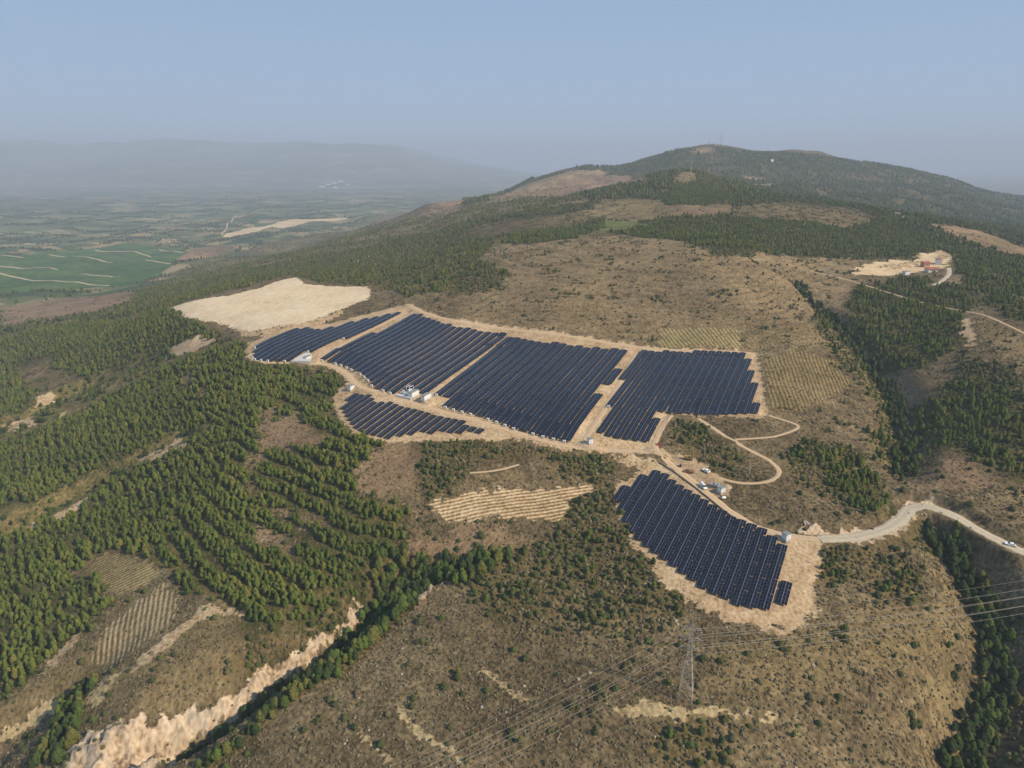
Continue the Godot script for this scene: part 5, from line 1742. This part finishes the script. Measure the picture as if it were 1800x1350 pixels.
# a transformer kiosk: plinth, white walls, overhanging grey roof slab, louvred doors
func kiosk(at: Vector3, turn: float, l: float, w: float, h: float, label: String, called := "transformer_kiosk") -> Node3D:
	var o := thing(called, at, turn, label, "cabin", "white service cabins")
	var white := paint("white_paint", 0.72, 0.72, 0.70, 0.5)
	part("plinth", boxes([[Vector3(0, -0.25, 0), Vector3(l + 0.6, 1.1, w + 0.6)]]), paint("concrete", 0.38, 0.36, 0.33, 0.9), o)
	part("wall", boxes([[Vector3(0, 0.3 + h * 0.5, 0), Vector3(l, h, w)]]), white, o)
	var st := st_new()
	box(st, Vector3(0, 0.3 + h + 0.1, 0), Vector3(l + 0.5, 0.2, w + 0.5))
	box(st, Vector3(0, 0.3 + h + 0.27, 0), Vector3(l + 0.3, 0.14, w + 0.3), Basis(), 0.86, 0.7)
	part("roof", done(st), paint("roof_grey", 0.20, 0.215, 0.215, 0.7), o)
	var n := maxi(1, int(l / 1.6))
	for i in n:
		var x := lerpf(-l * 0.5, l * 0.5, (i + 0.5) / n)
		var d := part("door", boxes([[Vector3(x, 1.4, w * 0.5 + 0.02), Vector3(l / n * 0.62, 2.1, 0.06)]]), paint("door_grey", 0.62, 0.62, 0.6, 0.5), o)
		var sl := []
		for k in 5:
			sl.append([Vector3(x, 0.9 + k * 0.22, w * 0.5 + 0.07), Vector3(l / n * 0.45, 0.06, 0.05)])
		part("louvre", boxes(sl), paint("louvre_grey", 0.45, 0.45, 0.44, 0.6), d)
	return o

func slab(called: String, keys: Array, label: String) -> void:
	var st := st_new()
	var top: Array[Vector3] = []
	var y := -1e9
	for k in keys:
		y = maxf(y, spot(k).y)
	for k in keys:
		var p := spot(k)
		top.append(Vector3(p.x, p.y * 0.5 + y * 0.5 + 0.25, p.z))
	quad(st, top[0], top[1], top[2], top[3])
	for i in 4:
		var a := top[i]
		var b := top[(i + 1) % 4]
		quad(st, a, a - Vector3(0, 1.6, 0), b - Vector3(0, 1.6, 0), b)
	var o := part(called, done(st), paint("gravel_pad", 0.50, 0.48, 0.45, 0.95), self)
	tag(o, label, "pad", "", "structure")

func build_stations() -> void:
	var turn := deg_to_rad(63.0)
	slab("gravel_pad", ["pad_a0", "pad_a1", "pad_a2", "pad_a3"], "pale gravel pad under the transformers of the central substation")
	slab("gravel_pad_001", ["pad_b0", "pad_b1", "pad_b2", "pad_b3"], "pale gravel pad of the small substation at the left block")
	kiosk(spot("station_a", 0.2), turn, 8.0, 3.0, 2.9, "long white service cabin beside the transformer in the central substation")
	kiosk(spot("station_b", 0.1), turn, 7.5, 2.8, 2.8, "separate white service cabin right of the central substation")
	kiosk(spot("station_c", 0.2), turn, 5.5, 2.8, 2.8, "white cabin on the small substation pad at the left block")
	kiosk(spot("cabin", 0.1), turn, 4.4, 2.6, 2.5, "white site cabin above the small array on the left", "site_cabin")
	kiosk(spot("kiosk_a", 0.2), deg_to_rad(24.0), 2.4, 2.4, 2.6, "square white kiosk by the main road between two blocks")
	kiosk(spot("kiosk_b", 0.2), deg_to_rad(28.0), 2.8, 2.8, 2.5, "white kiosk with grey roof at the corner of the lower array")
	kiosk(spot("box", 0.1), deg_to_rad(32.0), 3.2, 2.2, 2.1, "white container cabin beside the parking area", "container_cabin")
	# the transformer yard
	var p := spot("equip", 0.35)
	var o := thing("power_transformer", p, turn, "grey power transformer with white frame on the central substation pad", "transformer")
	var grey := paint("transformer_grey", 0.40, 0.41, 0.42, 0.5)
	part("tank", boxes([[Vector3(0, 1.2, 0), Vector3(2.6, 2.0, 1.6)], [Vector3(0, 2.35, 0), Vector3(2.2, 0.3, 1.2)]]), grey, o)
	for s in [-1.0, 1.0]:
		var fins := []
		for i in 8:
			fins.append([Vector3(-1.05 + i * 0.3, 1.1, s * 1.15), Vector3(0.08, 1.6, 0.7)])
		part("radiator", boxes(fins), grey, o)
	var st := st_new()
	for i in 3:
		tube(st, Vector3(-0.7 + i * 0.7, 2.4, 0), Vector3(-0.7 + i * 0.7, 3.4, 0), 0.13, 0.07, 8)
	part("bushing", done(st), paint("porcelain", 0.35, 0.2, 0.14, 0.3), o)
	st = st_new()
	tube(st, Vector3(-1.4, 3.0, -0.6), Vector3(1.4, 3.0, -0.6), 0.35, 0.35, 10)
	part("conservator", done(st), grey, o)
	var q := p + Vector3(3.4, 0.0, -3.6)
	q.y = ground(q.x, q.z) + 0.2
	var g := thing("switchgear_gantry", q, turn, "white steel gantry with busbars behind the grey transformer", "gantry")
	var white := paint("white_paint", 0.72, 0.72, 0.70, 0.5)
	for x in [-2.2, 2.2]:
		for z in [-1.2, 1.2]:
			part("post", boxes([[Vector3(x, 1.9, z), Vector3(0.22, 4.6, 0.22)]]), white, g)
	part("beam", boxes([[Vector3(0, 4.1, -1.2), Vector3(4.8, 0.25, 0.25)], [Vector3(0, 4.1, 1.2), Vector3(4.8, 0.25, 0.25)]]), white, g)
	part("cabinet", boxes([[Vector3(-1.0, 0.9, 0), Vector3(1.6, 2.0, 1.2)], [Vector3(1.1, 0.8, 0), Vector3(1.4, 1.8, 1.1)]]), white, g)
	st = st_new()
	for i in 3:
		tube(st, Vector3(-1.6 + i * 1.6, 4.3, -1.6), Vector3(-1.6 + i * 1.6, 4.3, 1.6), 0.06, 0.06, 6)
	part("busbar", done(st), paint("galvanised_steel", 0.32, 0.32, 0.31, 0.55, 0.5), g)
	# the houses by the quarry
	var plaster := paint("plaster", 0.62, 0.58, 0.52, 0.9)
	var tile := paint("red_roof_tile", 0.30, 0.085, 0.05, 0.85)
	var orange := paint("orange_plaster", 0.48, 0.22, 0.11, 0.9)
	house("farmhouse", spot("house_a"), deg_to_rad(8.0), 12.5, 6.5, 3.2, plaster, tile, "long low house with red tiled roof near the quarry", 5)
	house("farmhouse", spot("house_b"), deg_to_rad(60.0), 7.5, 6.0, 4.6, paint("white_plaster", 0.76, 0.74, 0.7, 0.9), tile, "taller white gabled house behind the long red roofed house", 3)
	house("farmhouse", spot("house_c"), deg_to_rad(8.0), 7.0, 6.0, 4.0, orange, tile, "orange walled house left of the white gabled house", 3)
	kiosk(spot("shed"), deg_to_rad(20.0), 6.0, 4.0, 3.0, "small pale shed left of the houses by the quarry", "shed")
	# long sheds far out on the plain
	for i in 6:
		house("farm_shed", spot("shed%d" % i), deg_to_rad(8.0 + 3.0 * i), 70.0 - 6.0 * i, 22.0, 6.0, paint("white_plaster", 0.76, 0.74, 0.7, 0.9), paint("shed_roof", 0.62, 0.62, 0.62, 0.6), "tiny pale shed on the far plain, %s" % ["leftmost of the row", "second from the left", "third from the left", "fourth from the left", "rightmost of the row", "nearest to the viewer"][i], 4)
	# masts
	mast("peak_mast", 26.0, 1.6, "pale lattice mast on the bare top of the nearer hill")
	mast("top_mast", 58.0, 2.6, "tall thin radio mast on the summit of the far hill")
	mast("top_mast2", 34.0, 2.0, "shorter faint radio mast left of the tall summit mast")
	house("summit_hut", spot("hut"), 0.3, 9.0, 7.0, 7.0, paint("white_plaster", 0.76, 0.74, 0.7, 0.9), tile, "small white hut on the upper slope of the far hill", 1)
	pole("pole_a", 7.2, "pale concrete pole standing in scrub above the parking area")
	pole("pole_b", 8.5, "tall concrete pole right of the small striped field")
	pole("pole_c", 5.5, "short wooden pole beside the branching track")
	pole("mast_c", 4.2, "thin metal post beside the white container cabin")

func mast(key: String, h: float, w: float, label: String) -> void:
	var o := thing("lattice_mast", spot(key, -0.5), 0.4, label, "mast")
	var steel := paint("mast_paint", 0.55, 0.5, 0.5, 0.6)
	var red := paint("mast_red", 0.45, 0.12, 0.09, 0.6)
	var n := 8
	for i in n:
		var y0 := h * i / n
		var y1 := h * (i + 1) / n
		var r0 := lerpf(w, w * 0.25, i / float(n))
		var r1 := lerpf(w, w * 0.25, (i + 1) / float(n))
		var st := st_new()
		for k in 4:
			var a := TAU * k / 4.0
			var b := TAU * (k + 1) / 4.0
			bar(st, Vector3(cos(a) * r0, y0, sin(a) * r0), Vector3(cos(a) * r1, y1, sin(a) * r1), w * 0.13)
			bar(st, Vector3(cos(a) * r0, y0, sin(a) * r0), Vector3(cos(b) * r1, y1, sin(b) * r1), w * 0.08)
			bar(st, Vector3(cos(b) * r0, y0, sin(b) * r0), Vector3(cos(a) * r1, y1, sin(a) * r1), w * 0.08)
		part("section", done(st), steel if i % 2 == 0 else red, o)
	var top := st_new()
	tube(top, Vector3(0, h, 0), Vector3(0, h * 1.12, 0), w * 0.08, w * 0.03, 6)
	part("aerial", done(top), steel, o)
	var dish := st_new()
	tube(dish, Vector3(w * 0.4, h * 0.8, 0), Vector3(w * 0.9, h * 0.8, 0.2), w * 0.1, w * 0.45, 10)
	part("dish_antenna", done(dish), paint("white_paint", 0.72, 0.72, 0.70, 0.5), o)

func pole(key: String, h: float, label: String) -> void:
	var o := thing("utility_pole", spot(key, -0.4), 0.7, label, "pole")
	var st := st_new()
	tube(st, Vector3.ZERO, Vector3(0, h, 0), 0.17, 0.1, 8)
	part("shaft", done(st), paint("pole_concrete", 0.46, 0.43, 0.38, 0.9), o)
	var arm := part("cross_arm", boxes([[Vector3(0, h - 0.4, 0), Vector3(1.5, 0.12, 0.12)]]), paint("galvanised_steel", 0.32, 0.32, 0.31, 0.55, 0.5), o)
	st = st_new()
	for x in [-0.6, 0.6]:
		tube(st, Vector3(x, h - 0.34, 0), Vector3(x, h - 0.05, 0), 0.07, 0.05, 6)
	part("insulator", done(st), paint("porcelain", 0.35, 0.2, 0.14, 0.3), arm)

# ---------------------------------------------------------------- vehicles
# side profile swept across the width, pinched inwards towards the roof
func car_shell(profile: PackedVector2Array, w: float, belt: float, pinch: float) -> ArrayMesh:
	var st := st_new()
	var n := profile.size()
	var side := func(p: Vector2, s: float) -> Vector3:
		var k := w * 0.5 - (0.0 if p.y < belt else (p.y - belt) * pinch)
		return Vector3(p.x, p.y, s * k)
	for i in n:
		var a := profile[i]
		var b := profile[(i + 1) % n]
		quad(st, side.call(a, -1.0), side.call(b, -1.0), side.call(b, 1.0), side.call(a, 1.0))
	var tris := Geometry2D.triangulate_polygon(profile)
	for t in tris.size() / 3:
		for s in [-1.0, 1.0]:
			for k in ([0, 1, 2] if s > 0 else [0, 2, 1]):
				st.add_vertex(side.call(profile[tris[t * 3 + k]], s))
	return done(st)

func vehicle(called: String, at: Vector3, turn: float, kind: String, body: Material, label: String, category: String) -> void:
	# stand it on the slope under it
	var o := thing(called, at, turn, label, category, "parked vehicles")
	var f := Vector3(cos(turn), 0, -sin(turn))
	var r := Vector3(sin(turn), 0, cos(turn))
	var pf := on(at.x + f.x * 1.3, at.z + f.z * 1.3, 0.13)
	var pb := on(at.x - f.x * 1.3, at.z - f.z * 1.3, 0.13)
	var pr := on(at.x + r.x * 0.8, at.z + r.z * 0.8)
	var pl := on(at.x - r.x * 0.8, at.z - r.z * 0.8)
	var x := (pf - pb).normalized()
	var z := (pr - pl).normalized()
	var y := z.cross(x).normalized()
	o.transform = Transform3D(Basis(x, y, x.cross(y)), (pf + pb) * 0.5)
	var glass := paint("car_glass", 0.02, 0.025, 0.03, 0.08)
	var tyre := paint("tyre", 0.02, 0.02, 0.02, 0.9)
	var rim := paint("rim", 0.4, 0.4, 0.42, 0.3, 0.7)
	var lamp := paint("lamp_glass", 0.6, 0.6, 0.58, 0.2)
	var tail := paint("tail_lamp", 0.35, 0.02, 0.02, 0.3)
	var l := 4.4
	var w := 1.8
	var prof: PackedVector2Array
	var wins := []
	if kind == "van":
		l = 5.2
		w = 2.0
		prof = PackedVector2Array([Vector2(-2.6, 0.4), Vector2(-2.6, 2.05), Vector2(-2.4, 2.2), Vector2(1.2, 2.2), Vector2(1.85, 1.35), Vector2(2.5, 1.1), Vector2(2.6, 0.8), Vector2(2.6, 0.4)])
		wins = [[Vector3(1.52, 1.78, 0), Vector3(0.06, 0.95, 1.5), -0.65], [Vector3(0.8, 1.6, 0), Vector3(0.9, 0.6, 1.96), 0.0]]
	elif kind == "pickup":
		l = 5.2
		prof = PackedVector2Array([Vector2(-2.6, 0.45), Vector2(-2.6, 1.05), Vector2(-0.7, 1.05), Vector2(-0.5, 1.75), Vector2(0.7, 1.75), Vector2(1.3, 1.15), Vector2(2.5, 1.05), Vector2(2.6, 0.75), Vector2(2.6, 0.45)])
		wins = [[Vector3(1.02, 1.45, 0), Vector3(0.06, 0.75, 1.4), -0.78], [Vector3(0.1, 1.4, 0), Vector3(1.1, 0.42, 1.66), 0.0]]
	else:
		prof = PackedVector2Array([Vector2(-2.2, 0.35), Vector2(-2.2, 0.85), Vector2(-1.75, 1.0), Vector2(-1.2, 1.46), Vector2(0.2, 1.48), Vector2(0.95, 0.98), Vector2(2.05, 0.85), Vector2(2.2, 0.65), Vector2(2.2, 0.35)])
		wins = [[Vector3(0.6, 1.24, 0), Vector3(0.05, 0.8, 1.3), -0.98], [Vector3(-1.5, 1.25, 0), Vector3(0.05, 0.62, 1.3), 0.88], [Vector3(-0.45, 1.2, 0), Vector3(1.3, 0.34, 1.66), 0.0]]
	var shell := part("body", car_shell(prof, w, 0.95, 0.35), body, o)
	for v in wins:
		var st := st_new()
		box(st, v[0], v[1], Basis(Vector3(0, 0, 1), -v[2]))
		part("window", done(st), glass, o)
	for sx in [-1.0, 1.0]:
		for sz in [-1.0, 1.0]:
			var st := st_new()
			var c := Vector3(sx * l * 0.31, 0.33, sz * (w * 0.5 - 0.1))
			tube(st, c - Vector3(0, 0, 0.11), c + Vector3(0, 0, 0.11), 0.34, 0.34, 14)
			var wh := part("wheel", done(st), tyre, o)
			st = st_new()
			tube(st, c - Vector3(0, 0, 0.125), c + Vector3(0, 0, 0.125), 0.2, 0.2, 10)
			part("rim", done(st), rim, wh)
	for sz in [-0.65, 0.65]:
		part("headlight", boxes([[Vector3(l * 0.5 - 0.03, 0.72, sz), Vector3(0.12, 0.16, 0.32)]]), lamp, o)
		part("tail_light", boxes([[Vector3(-l * 0.5, 0.8, sz), Vector3(0.08, 0.2, 0.2)]]), tail, o)
	part("bumper", boxes([[Vector3(l * 0.5, 0.45, 0), Vector3(0.16, 0.2, w * 0.94)], [Vector3(-l * 0.5, 0.45, 0), Vector3(0.14, 0.2, w * 0.94)]]), paint("bumper_grey", 0.1, 0.1, 0.1, 0.6), shell)

func build_vehicles() -> void:
	var white := paint("white_car_paint", 0.75, 0.75, 0.74, 0.25)
	var silver := paint("silver_car_paint", 0.45, 0.47, 0.5, 0.25, 0.4)
	vehicle("parked_car", spot("car_a"), deg_to_rad(125.0), "car", white, "white car in the middle of the parking area", "car")
	vehicle("parked_van", spot("van"), deg_to_rad(-78.0), "van", white, "white van parked at the edge of the main dirt road", "van")
	vehicle("parked_car", spot("car_b"), deg_to_rad(140.0), "car", silver, "silver car next to the white container cabin", "car")
	vehicle("parked_car", spot("car_c"), deg_to_rad(155.0), "car", white, "white car driving on the gravel road at the right edge", "car")
	vehicle("pickup_truck", spot("loader"), deg_to_rad(165.0), "pickup", paint("orange_paint", 0.22, 0.10, 0.03, 0.4), "dark pickup with orange body left of the white parked car", "pickup")
	# drilling rig
	var yellow := paint("machine_yellow", 0.55, 0.34, 0.06, 0.5)
	var black := paint("machine_black", 0.03, 0.03, 0.03, 0.7)
	var o := thing("drilling_rig", spot("rig"), deg_to_rad(-25.0), "yellow tracked drilling rig with upright mast by the scrub", "rig")
	for z in [-0.9, 0.9]:
		var st := st_new()
		box(st, Vector3(0, 0.4, z), Vector3(3.4, 0.5, 0.5))
		for x in [-1.7, 1.7]:
			tube(st, Vector3(x, 0.4, z - 0.25), Vector3(x, 0.4, z + 0.25), 0.4, 0.4, 12)
		part("track", done(st), black, o)
	part("engine_housing", boxes([[Vector3(-0.6, 1.5, 0), Vector3(2.4, 1.3, 1.8)], [Vector3(-0.6, 2.2, 0), Vector3(2.0, 0.15, 1.5)], [Vector3(0, 0.8, 0), Vector3(2.6, 0.3, 1.3)]]), yellow, o)
	var cab := part("cab", boxes([[Vector3(1.0, 1.7, 0.4), Vector3(1.0, 1.8, 1.0)]]), yellow, o)
	part("window", boxes([[Vector3(1.02, 2.0, 0.4), Vector3(1.06, 0.8, 0.8)], [Vector3(1.0, 2.0, 0.4), Vector3(0.8, 0.8, 1.06)]]), paint("car_glass", 0.02, 0.025, 0.03, 0.08), cab)
	var st := st_new()
	for x in [2.1, 2.5]:
		for z in [-0.6, -0.2]:
			bar(st, Vector3(x, 0.2, z), Vector3(x, 7.4, z), 0.16)
	for i in 9:
		bar(st, Vector3(2.1, 0.4 + i * 0.8, -0.6), Vector3(2.5, 1.2 + i * 0.8 - 0.2, -0.2), 0.06)
		bar(st, Vector3(2.5, 0.4 + i * 0.8, -0.6), Vector3(2.1, 1.2 + i * 0.8 - 0.2, -0.2), 0.06)
	part("mast", done(st), yellow, o)
	part("drill_rod", boxes([[Vector3(2.3, 3.4, -0.4), Vector3(0.16, 6.6, 0.16)], [Vector3(2.3, 5.6, -0.4), Vector3(0.5, 0.8, 0.5)]]), paint("galvanised_steel", 0.32, 0.32, 0.31, 0.55, 0.5), o)
	# heaps, drums, planks
	heap("debris_a", "rust red heap of pipes beside the left site cabin", paint("rust_red", 0.32, 0.09, 0.04, 0.8), 5, "pipe")
	heap("debris_b", "red pipes lying by the track corner above the road", paint("bright_red", 0.42, 0.06, 0.04, 0.6), 6, "pipe")
	heap("plank", "pale plank lying in scrub above the road bend", paint("pale_plank", 0.6, 0.55, 0.5, 0.8), 2, "plank")
	var dm := paint("drum_wood", 0.16, 0.12, 0.08, 0.8)
	var d := thing("cable_drum", spot("drum", 0.85), 0.8, "dark cable drum at the edge of the parking area", "drum")
	for z in [-0.5, 0.5]:
		st = st_new()
		tube(st, Vector3(0, 0, z - 0.05), Vector3(0, 0, z + 0.05), 0.9, 0.9, 16)
		part("flange", done(st), dm, d)
	st = st_new()
	tube(st, Vector3(0, 0, -0.45), Vector3(0, 0, 0.45), 0.55, 0.55, 14)
	part("cable_coil", done(st), black, d)
	var e := thing("water_tank", spot("water"), 0.2, "small white water tank below the container cabin", "tank")
	st = st_new()
	tube(st, Vector3(-0.9, 1.0, 0), Vector3(0.9, 1.0, 0), 0.65, 0.65, 14)
	part("tank", done(st), paint("white_paint", 0.72, 0.72, 0.70, 0.5), e)
	part("stand", boxes([[Vector3(-0.6, 0.2, 0), Vector3(0.12, 0.9, 0.9)], [Vector3(0.6, 0.2, 0), Vector3(0.12, 0.9, 0.9)]]), paint("galvanised_steel", 0.32, 0.32, 0.31, 0.55, 0.5), e)
	# heap of dug soil
	var sp := spot("spoil", -0.3)
	st = SurfaceTool.new()
	st.begin(Mesh.PRIMITIVE_TRIANGLES)
	var nz_ := FastNoiseLite.new()
	nz_.frequency = 0.5
	for ring in 6:
		for s in 14:
			var a := TAU * s / 14.0
			var rr := 2.6 * ring / 5.0 * (1.0 + 0.2 * nz_.get_noise_2d(cos(a) * 3.0, sin(a) * 3.0))
			st.add_vertex(Vector3(cos(a) * rr * 1.3, 1.9 * (1.0 - pow(ring / 5.0, 1.3)) + 0.2 * nz_.get_noise_2d(cos(a) * ring, sin(a) * ring), sin(a) * rr))
	for ring in 5:
		for s in 14:
			var t := (s + 1) % 14
			for q in [ring * 14 + s, ring * 14 + t, ring * 14 + 14 + t, ring * 14 + s, ring * 14 + 14 + t, ring * 14 + 14 + s]:
				st.add_index(q)
	st.generate_normals()
	var h := part("soil_heap", st.commit(), paint("dug_soil", 0.38, 0.28, 0.18, 0.95), self)
	h.position = sp
	tag(h, "pale heap of dug soil behind the white container cabin", "soil heap")

func heap(key: String, label: String, m: Material, n: int, piece: String) -> void:
	var o := thing(piece + "_pile", spot(key), rng.randf() * 3.0, label, "pile")
	for i in n:
		var st := st_new()
		var a := rng.randf_range(-0.35, 0.35)
		var off := rng.randf_range(-1.0, 1.0)
		var v := Vector3(cos(a), 0, sin(a)) * rng.randf_range(1.2, 2.0)
		var c := Vector3(rng.randf_range(-0.6, 0.6), 0.3 + i * 0.08, off)
		if piece == "pipe":
			tube(st, c - v, c + v, 0.16, 0.16, 8)
		else:
			box(st, c, Vector3(3.4, 0.08, 0.5), Basis(Vector3.UP, a))
		part(piece, done(st), m, o)

# ---------------------------------------------------------------- walls, fences, stones
func build_edges() -> void:
	# retaining wall below the main road
	var st := st_new()
	var pts := []
	for i in 6:
		pts += SPOTS["wall%d" % i]
	var line := curve_points(pts, 3.0)
	for i in line.size() - 1:
		var a := on(line[i].x, line[i].y)
		var b := on(line[i + 1].x, line[i + 1].y)
		var d := (b - a).normalized()
		box(st, (a + b) * 0.5 + Vector3(0, 0.15, 0), Vector3(0.35, 1.1, a.distance_to(b) + 0.06), Basis(Vector3.UP.cross(d).normalized(), d.cross(Vector3.UP.cross(d).normalized()).normalized(), d))
	var o := part("retaining_wall", done(st), paint("wall_concrete", 0.17, 0.135, 0.10, 0.95), self)
	tag(o, "low dark retaining wall between main road and the lower array", "wall")
	# wire fences round the field
	var names := {"east": "thin wire fence along the right edge of the solar field", "west": "thin wire fence at the left tip of the solar field", "south": "thin wire fence below the rightmost block of panels"}
	var steel := paint("fence_steel", 0.16, 0.15, 0.14, 0.6, 0.3)
	for k in FENCES:
		var f := curve_points(FENCES[k], 2.5)
		var root := thing("wire_fence", on(f[0].x, f[0].y), 0.0, names[k], "fence")
		var wires := st_new()
		var post_mesh := boxes([[Vector3(0, 0.8, 0), Vector3(0.08, 2.4, 0.08)]])
		for i in f.size():
			var p := on(f[i].x, f[i].y)
			part("post", post_mesh, steel, root, Transform3D(Basis(), p - root.position))
			if i + 1 < f.size():
				var q := on(f[i + 1].x, f[i + 1].y)
				for y in 8:
					bar(wires, p - root.position + Vector3(0, 0.15 + y * 0.25, 0), q - root.position + Vector3(0, 0.15 + y * 0.25, 0), 0.02)
		part("wire_mesh", done(wires), steel, root)
	# loose stones
	var rock := crag(7)
	var pale := paint("pale_stone", 0.36, 0.31, 0.25, 0.95)
	var n := 0
	var tries := 0
	var places := [["on the dug bank", 150.0, 215.0, -305.0, -270.0], ["on the dry foreground slope", -60.0, 150.0, -260.0, -165.0], ["on the rough bank", 20.0, 95.0, -345.0, -300.0], ["on the dug edge", 60.0, 130.0, -245.0, -215.0]]
	while n < 90 and tries < 4000:
		tries += 1
		var w: Array = places[tries % 4]
		var x := rng.randf_range(w[1], w[2])
		var z := rng.randf_range(w[3], w[4])
		var c: String = LAND.keys()[land_at(x, z)]
		if c in ["tan", "broad"] or near_road(x, z):
			continue
		if tries % 4 != 1 and not c in ["rocky", "cliff", "pale", "scrub", "thicket"]:
			continue
		n += 1
		var s := rng.randf_range(0.25, 0.75)
		var b := part(numbered("boulder"), rock, pale, self)
		b.transform = Transform3D(Basis(Vector3.UP, rng.randf() * TAU).scaled(Vector3(s, s * rng.randf_range(0.6, 1.0), s * rng.randf_range(0.7, 1.2))), on(x, z, s * 0.15))
		var lie: String = w[0] + beside(b.position)
		tag(b, "pale loose stone " + lie, "stone", "pale stones " + lie)

func crag(seed_: int) -> ArrayMesh:
	var r := RandomNumberGenerator.new()
	r.seed = seed_
	var pts := []
	for ring in 5:
		var f := -0.5 + ring * 0.3
		for s in 8:
			var a := TAU * (s + 0.5 * (ring % 2)) / 8.0
			var rad := sqrt(maxf(0.02, 1.0 - f * f)) * r.randf_range(0.75, 1.15)
			pts.append(Vector3(cos(a) * rad, f * r.randf_range(0.85, 1.1), sin(a) * rad))
	var st := st_new()
	for ring in 4:
		for s in 8:
			var t := (s + 1) % 8
			quad(st, pts[ring * 8 + s], pts[ring * 8 + t], pts[ring * 8 + 8 + t], pts[ring * 8 + 8 + s])
	for s in 8:
		for q in [pts[32 + s], pts[32 + (s + 1) % 8], Vector3(0, 0.85, 0)]:
			st.add_vertex(q)
	return done(st)

# ---------------------------------------------------------------- the scene
func _ready() -> void:
	rng.seed = 2024
	cam = Camera3D.new()
	cam.name = "camera"
	cam.position = EYE
	cam.rotation_degrees = Vector3(-17.9, 0, 0)
	cam.fov = 59.0
	cam.near = 1.0
	cam.far = 40000.0
	add_child(cam)
	cam.current = true
	var env := Environment.new()
	var sky := Sky.new()
	var air := ProceduralSkyMaterial.new()
	air.sky_top_color = Color(0.375, 0.50, 0.625)
	air.sky_horizon_color = Color(0.57, 0.65, 0.75)
	air.sky_curve = 0.16
	air.ground_bottom_color = Color(0.45, 0.42, 0.38)
	air.ground_horizon_color = Color(0.57, 0.65, 0.75)
	air.sun_angle_max = 0.0
	sky.sky_material = air
	env.background_mode = Environment.BG_SKY
	env.sky = sky
	env.background_energy_multiplier = 1.14
	env.tonemap_mode = Environment.TONE_MAPPER_LINEAR
	env.tonemap_exposure = 1.4
	env.fog_enabled = true
	env.fog_density = 0.00014
	env.fog_light_color = Color(0.86, 0.915, 1.0)
	env.sdfgi_enabled = true
	env.ssao_enabled = true
	env.ssil_enabled = true
	var we := WorldEnvironment.new()
	we.name = "environment"
	we.environment = env
	add_child(we)
	var sun := DirectionalLight3D.new()
	sun.name = "sun"
	sun.light_energy = 1.4
	sun.light_color = Color(1.0, 0.94, 0.84)
	sun.light_angular_distance = 0.6
	sun.shadow_enabled = true
	add_child(sun)
	sun.look_at_from_position(Vector3(0.75, 0.64, 0.36), Vector3.ZERO)
	build_ground()
	build_roads()
	build_edges()
	build_solar()
	build_stations()
	build_pylon()
	build_vehicles()
	make_kinds()
	scatter()
	place_plants()
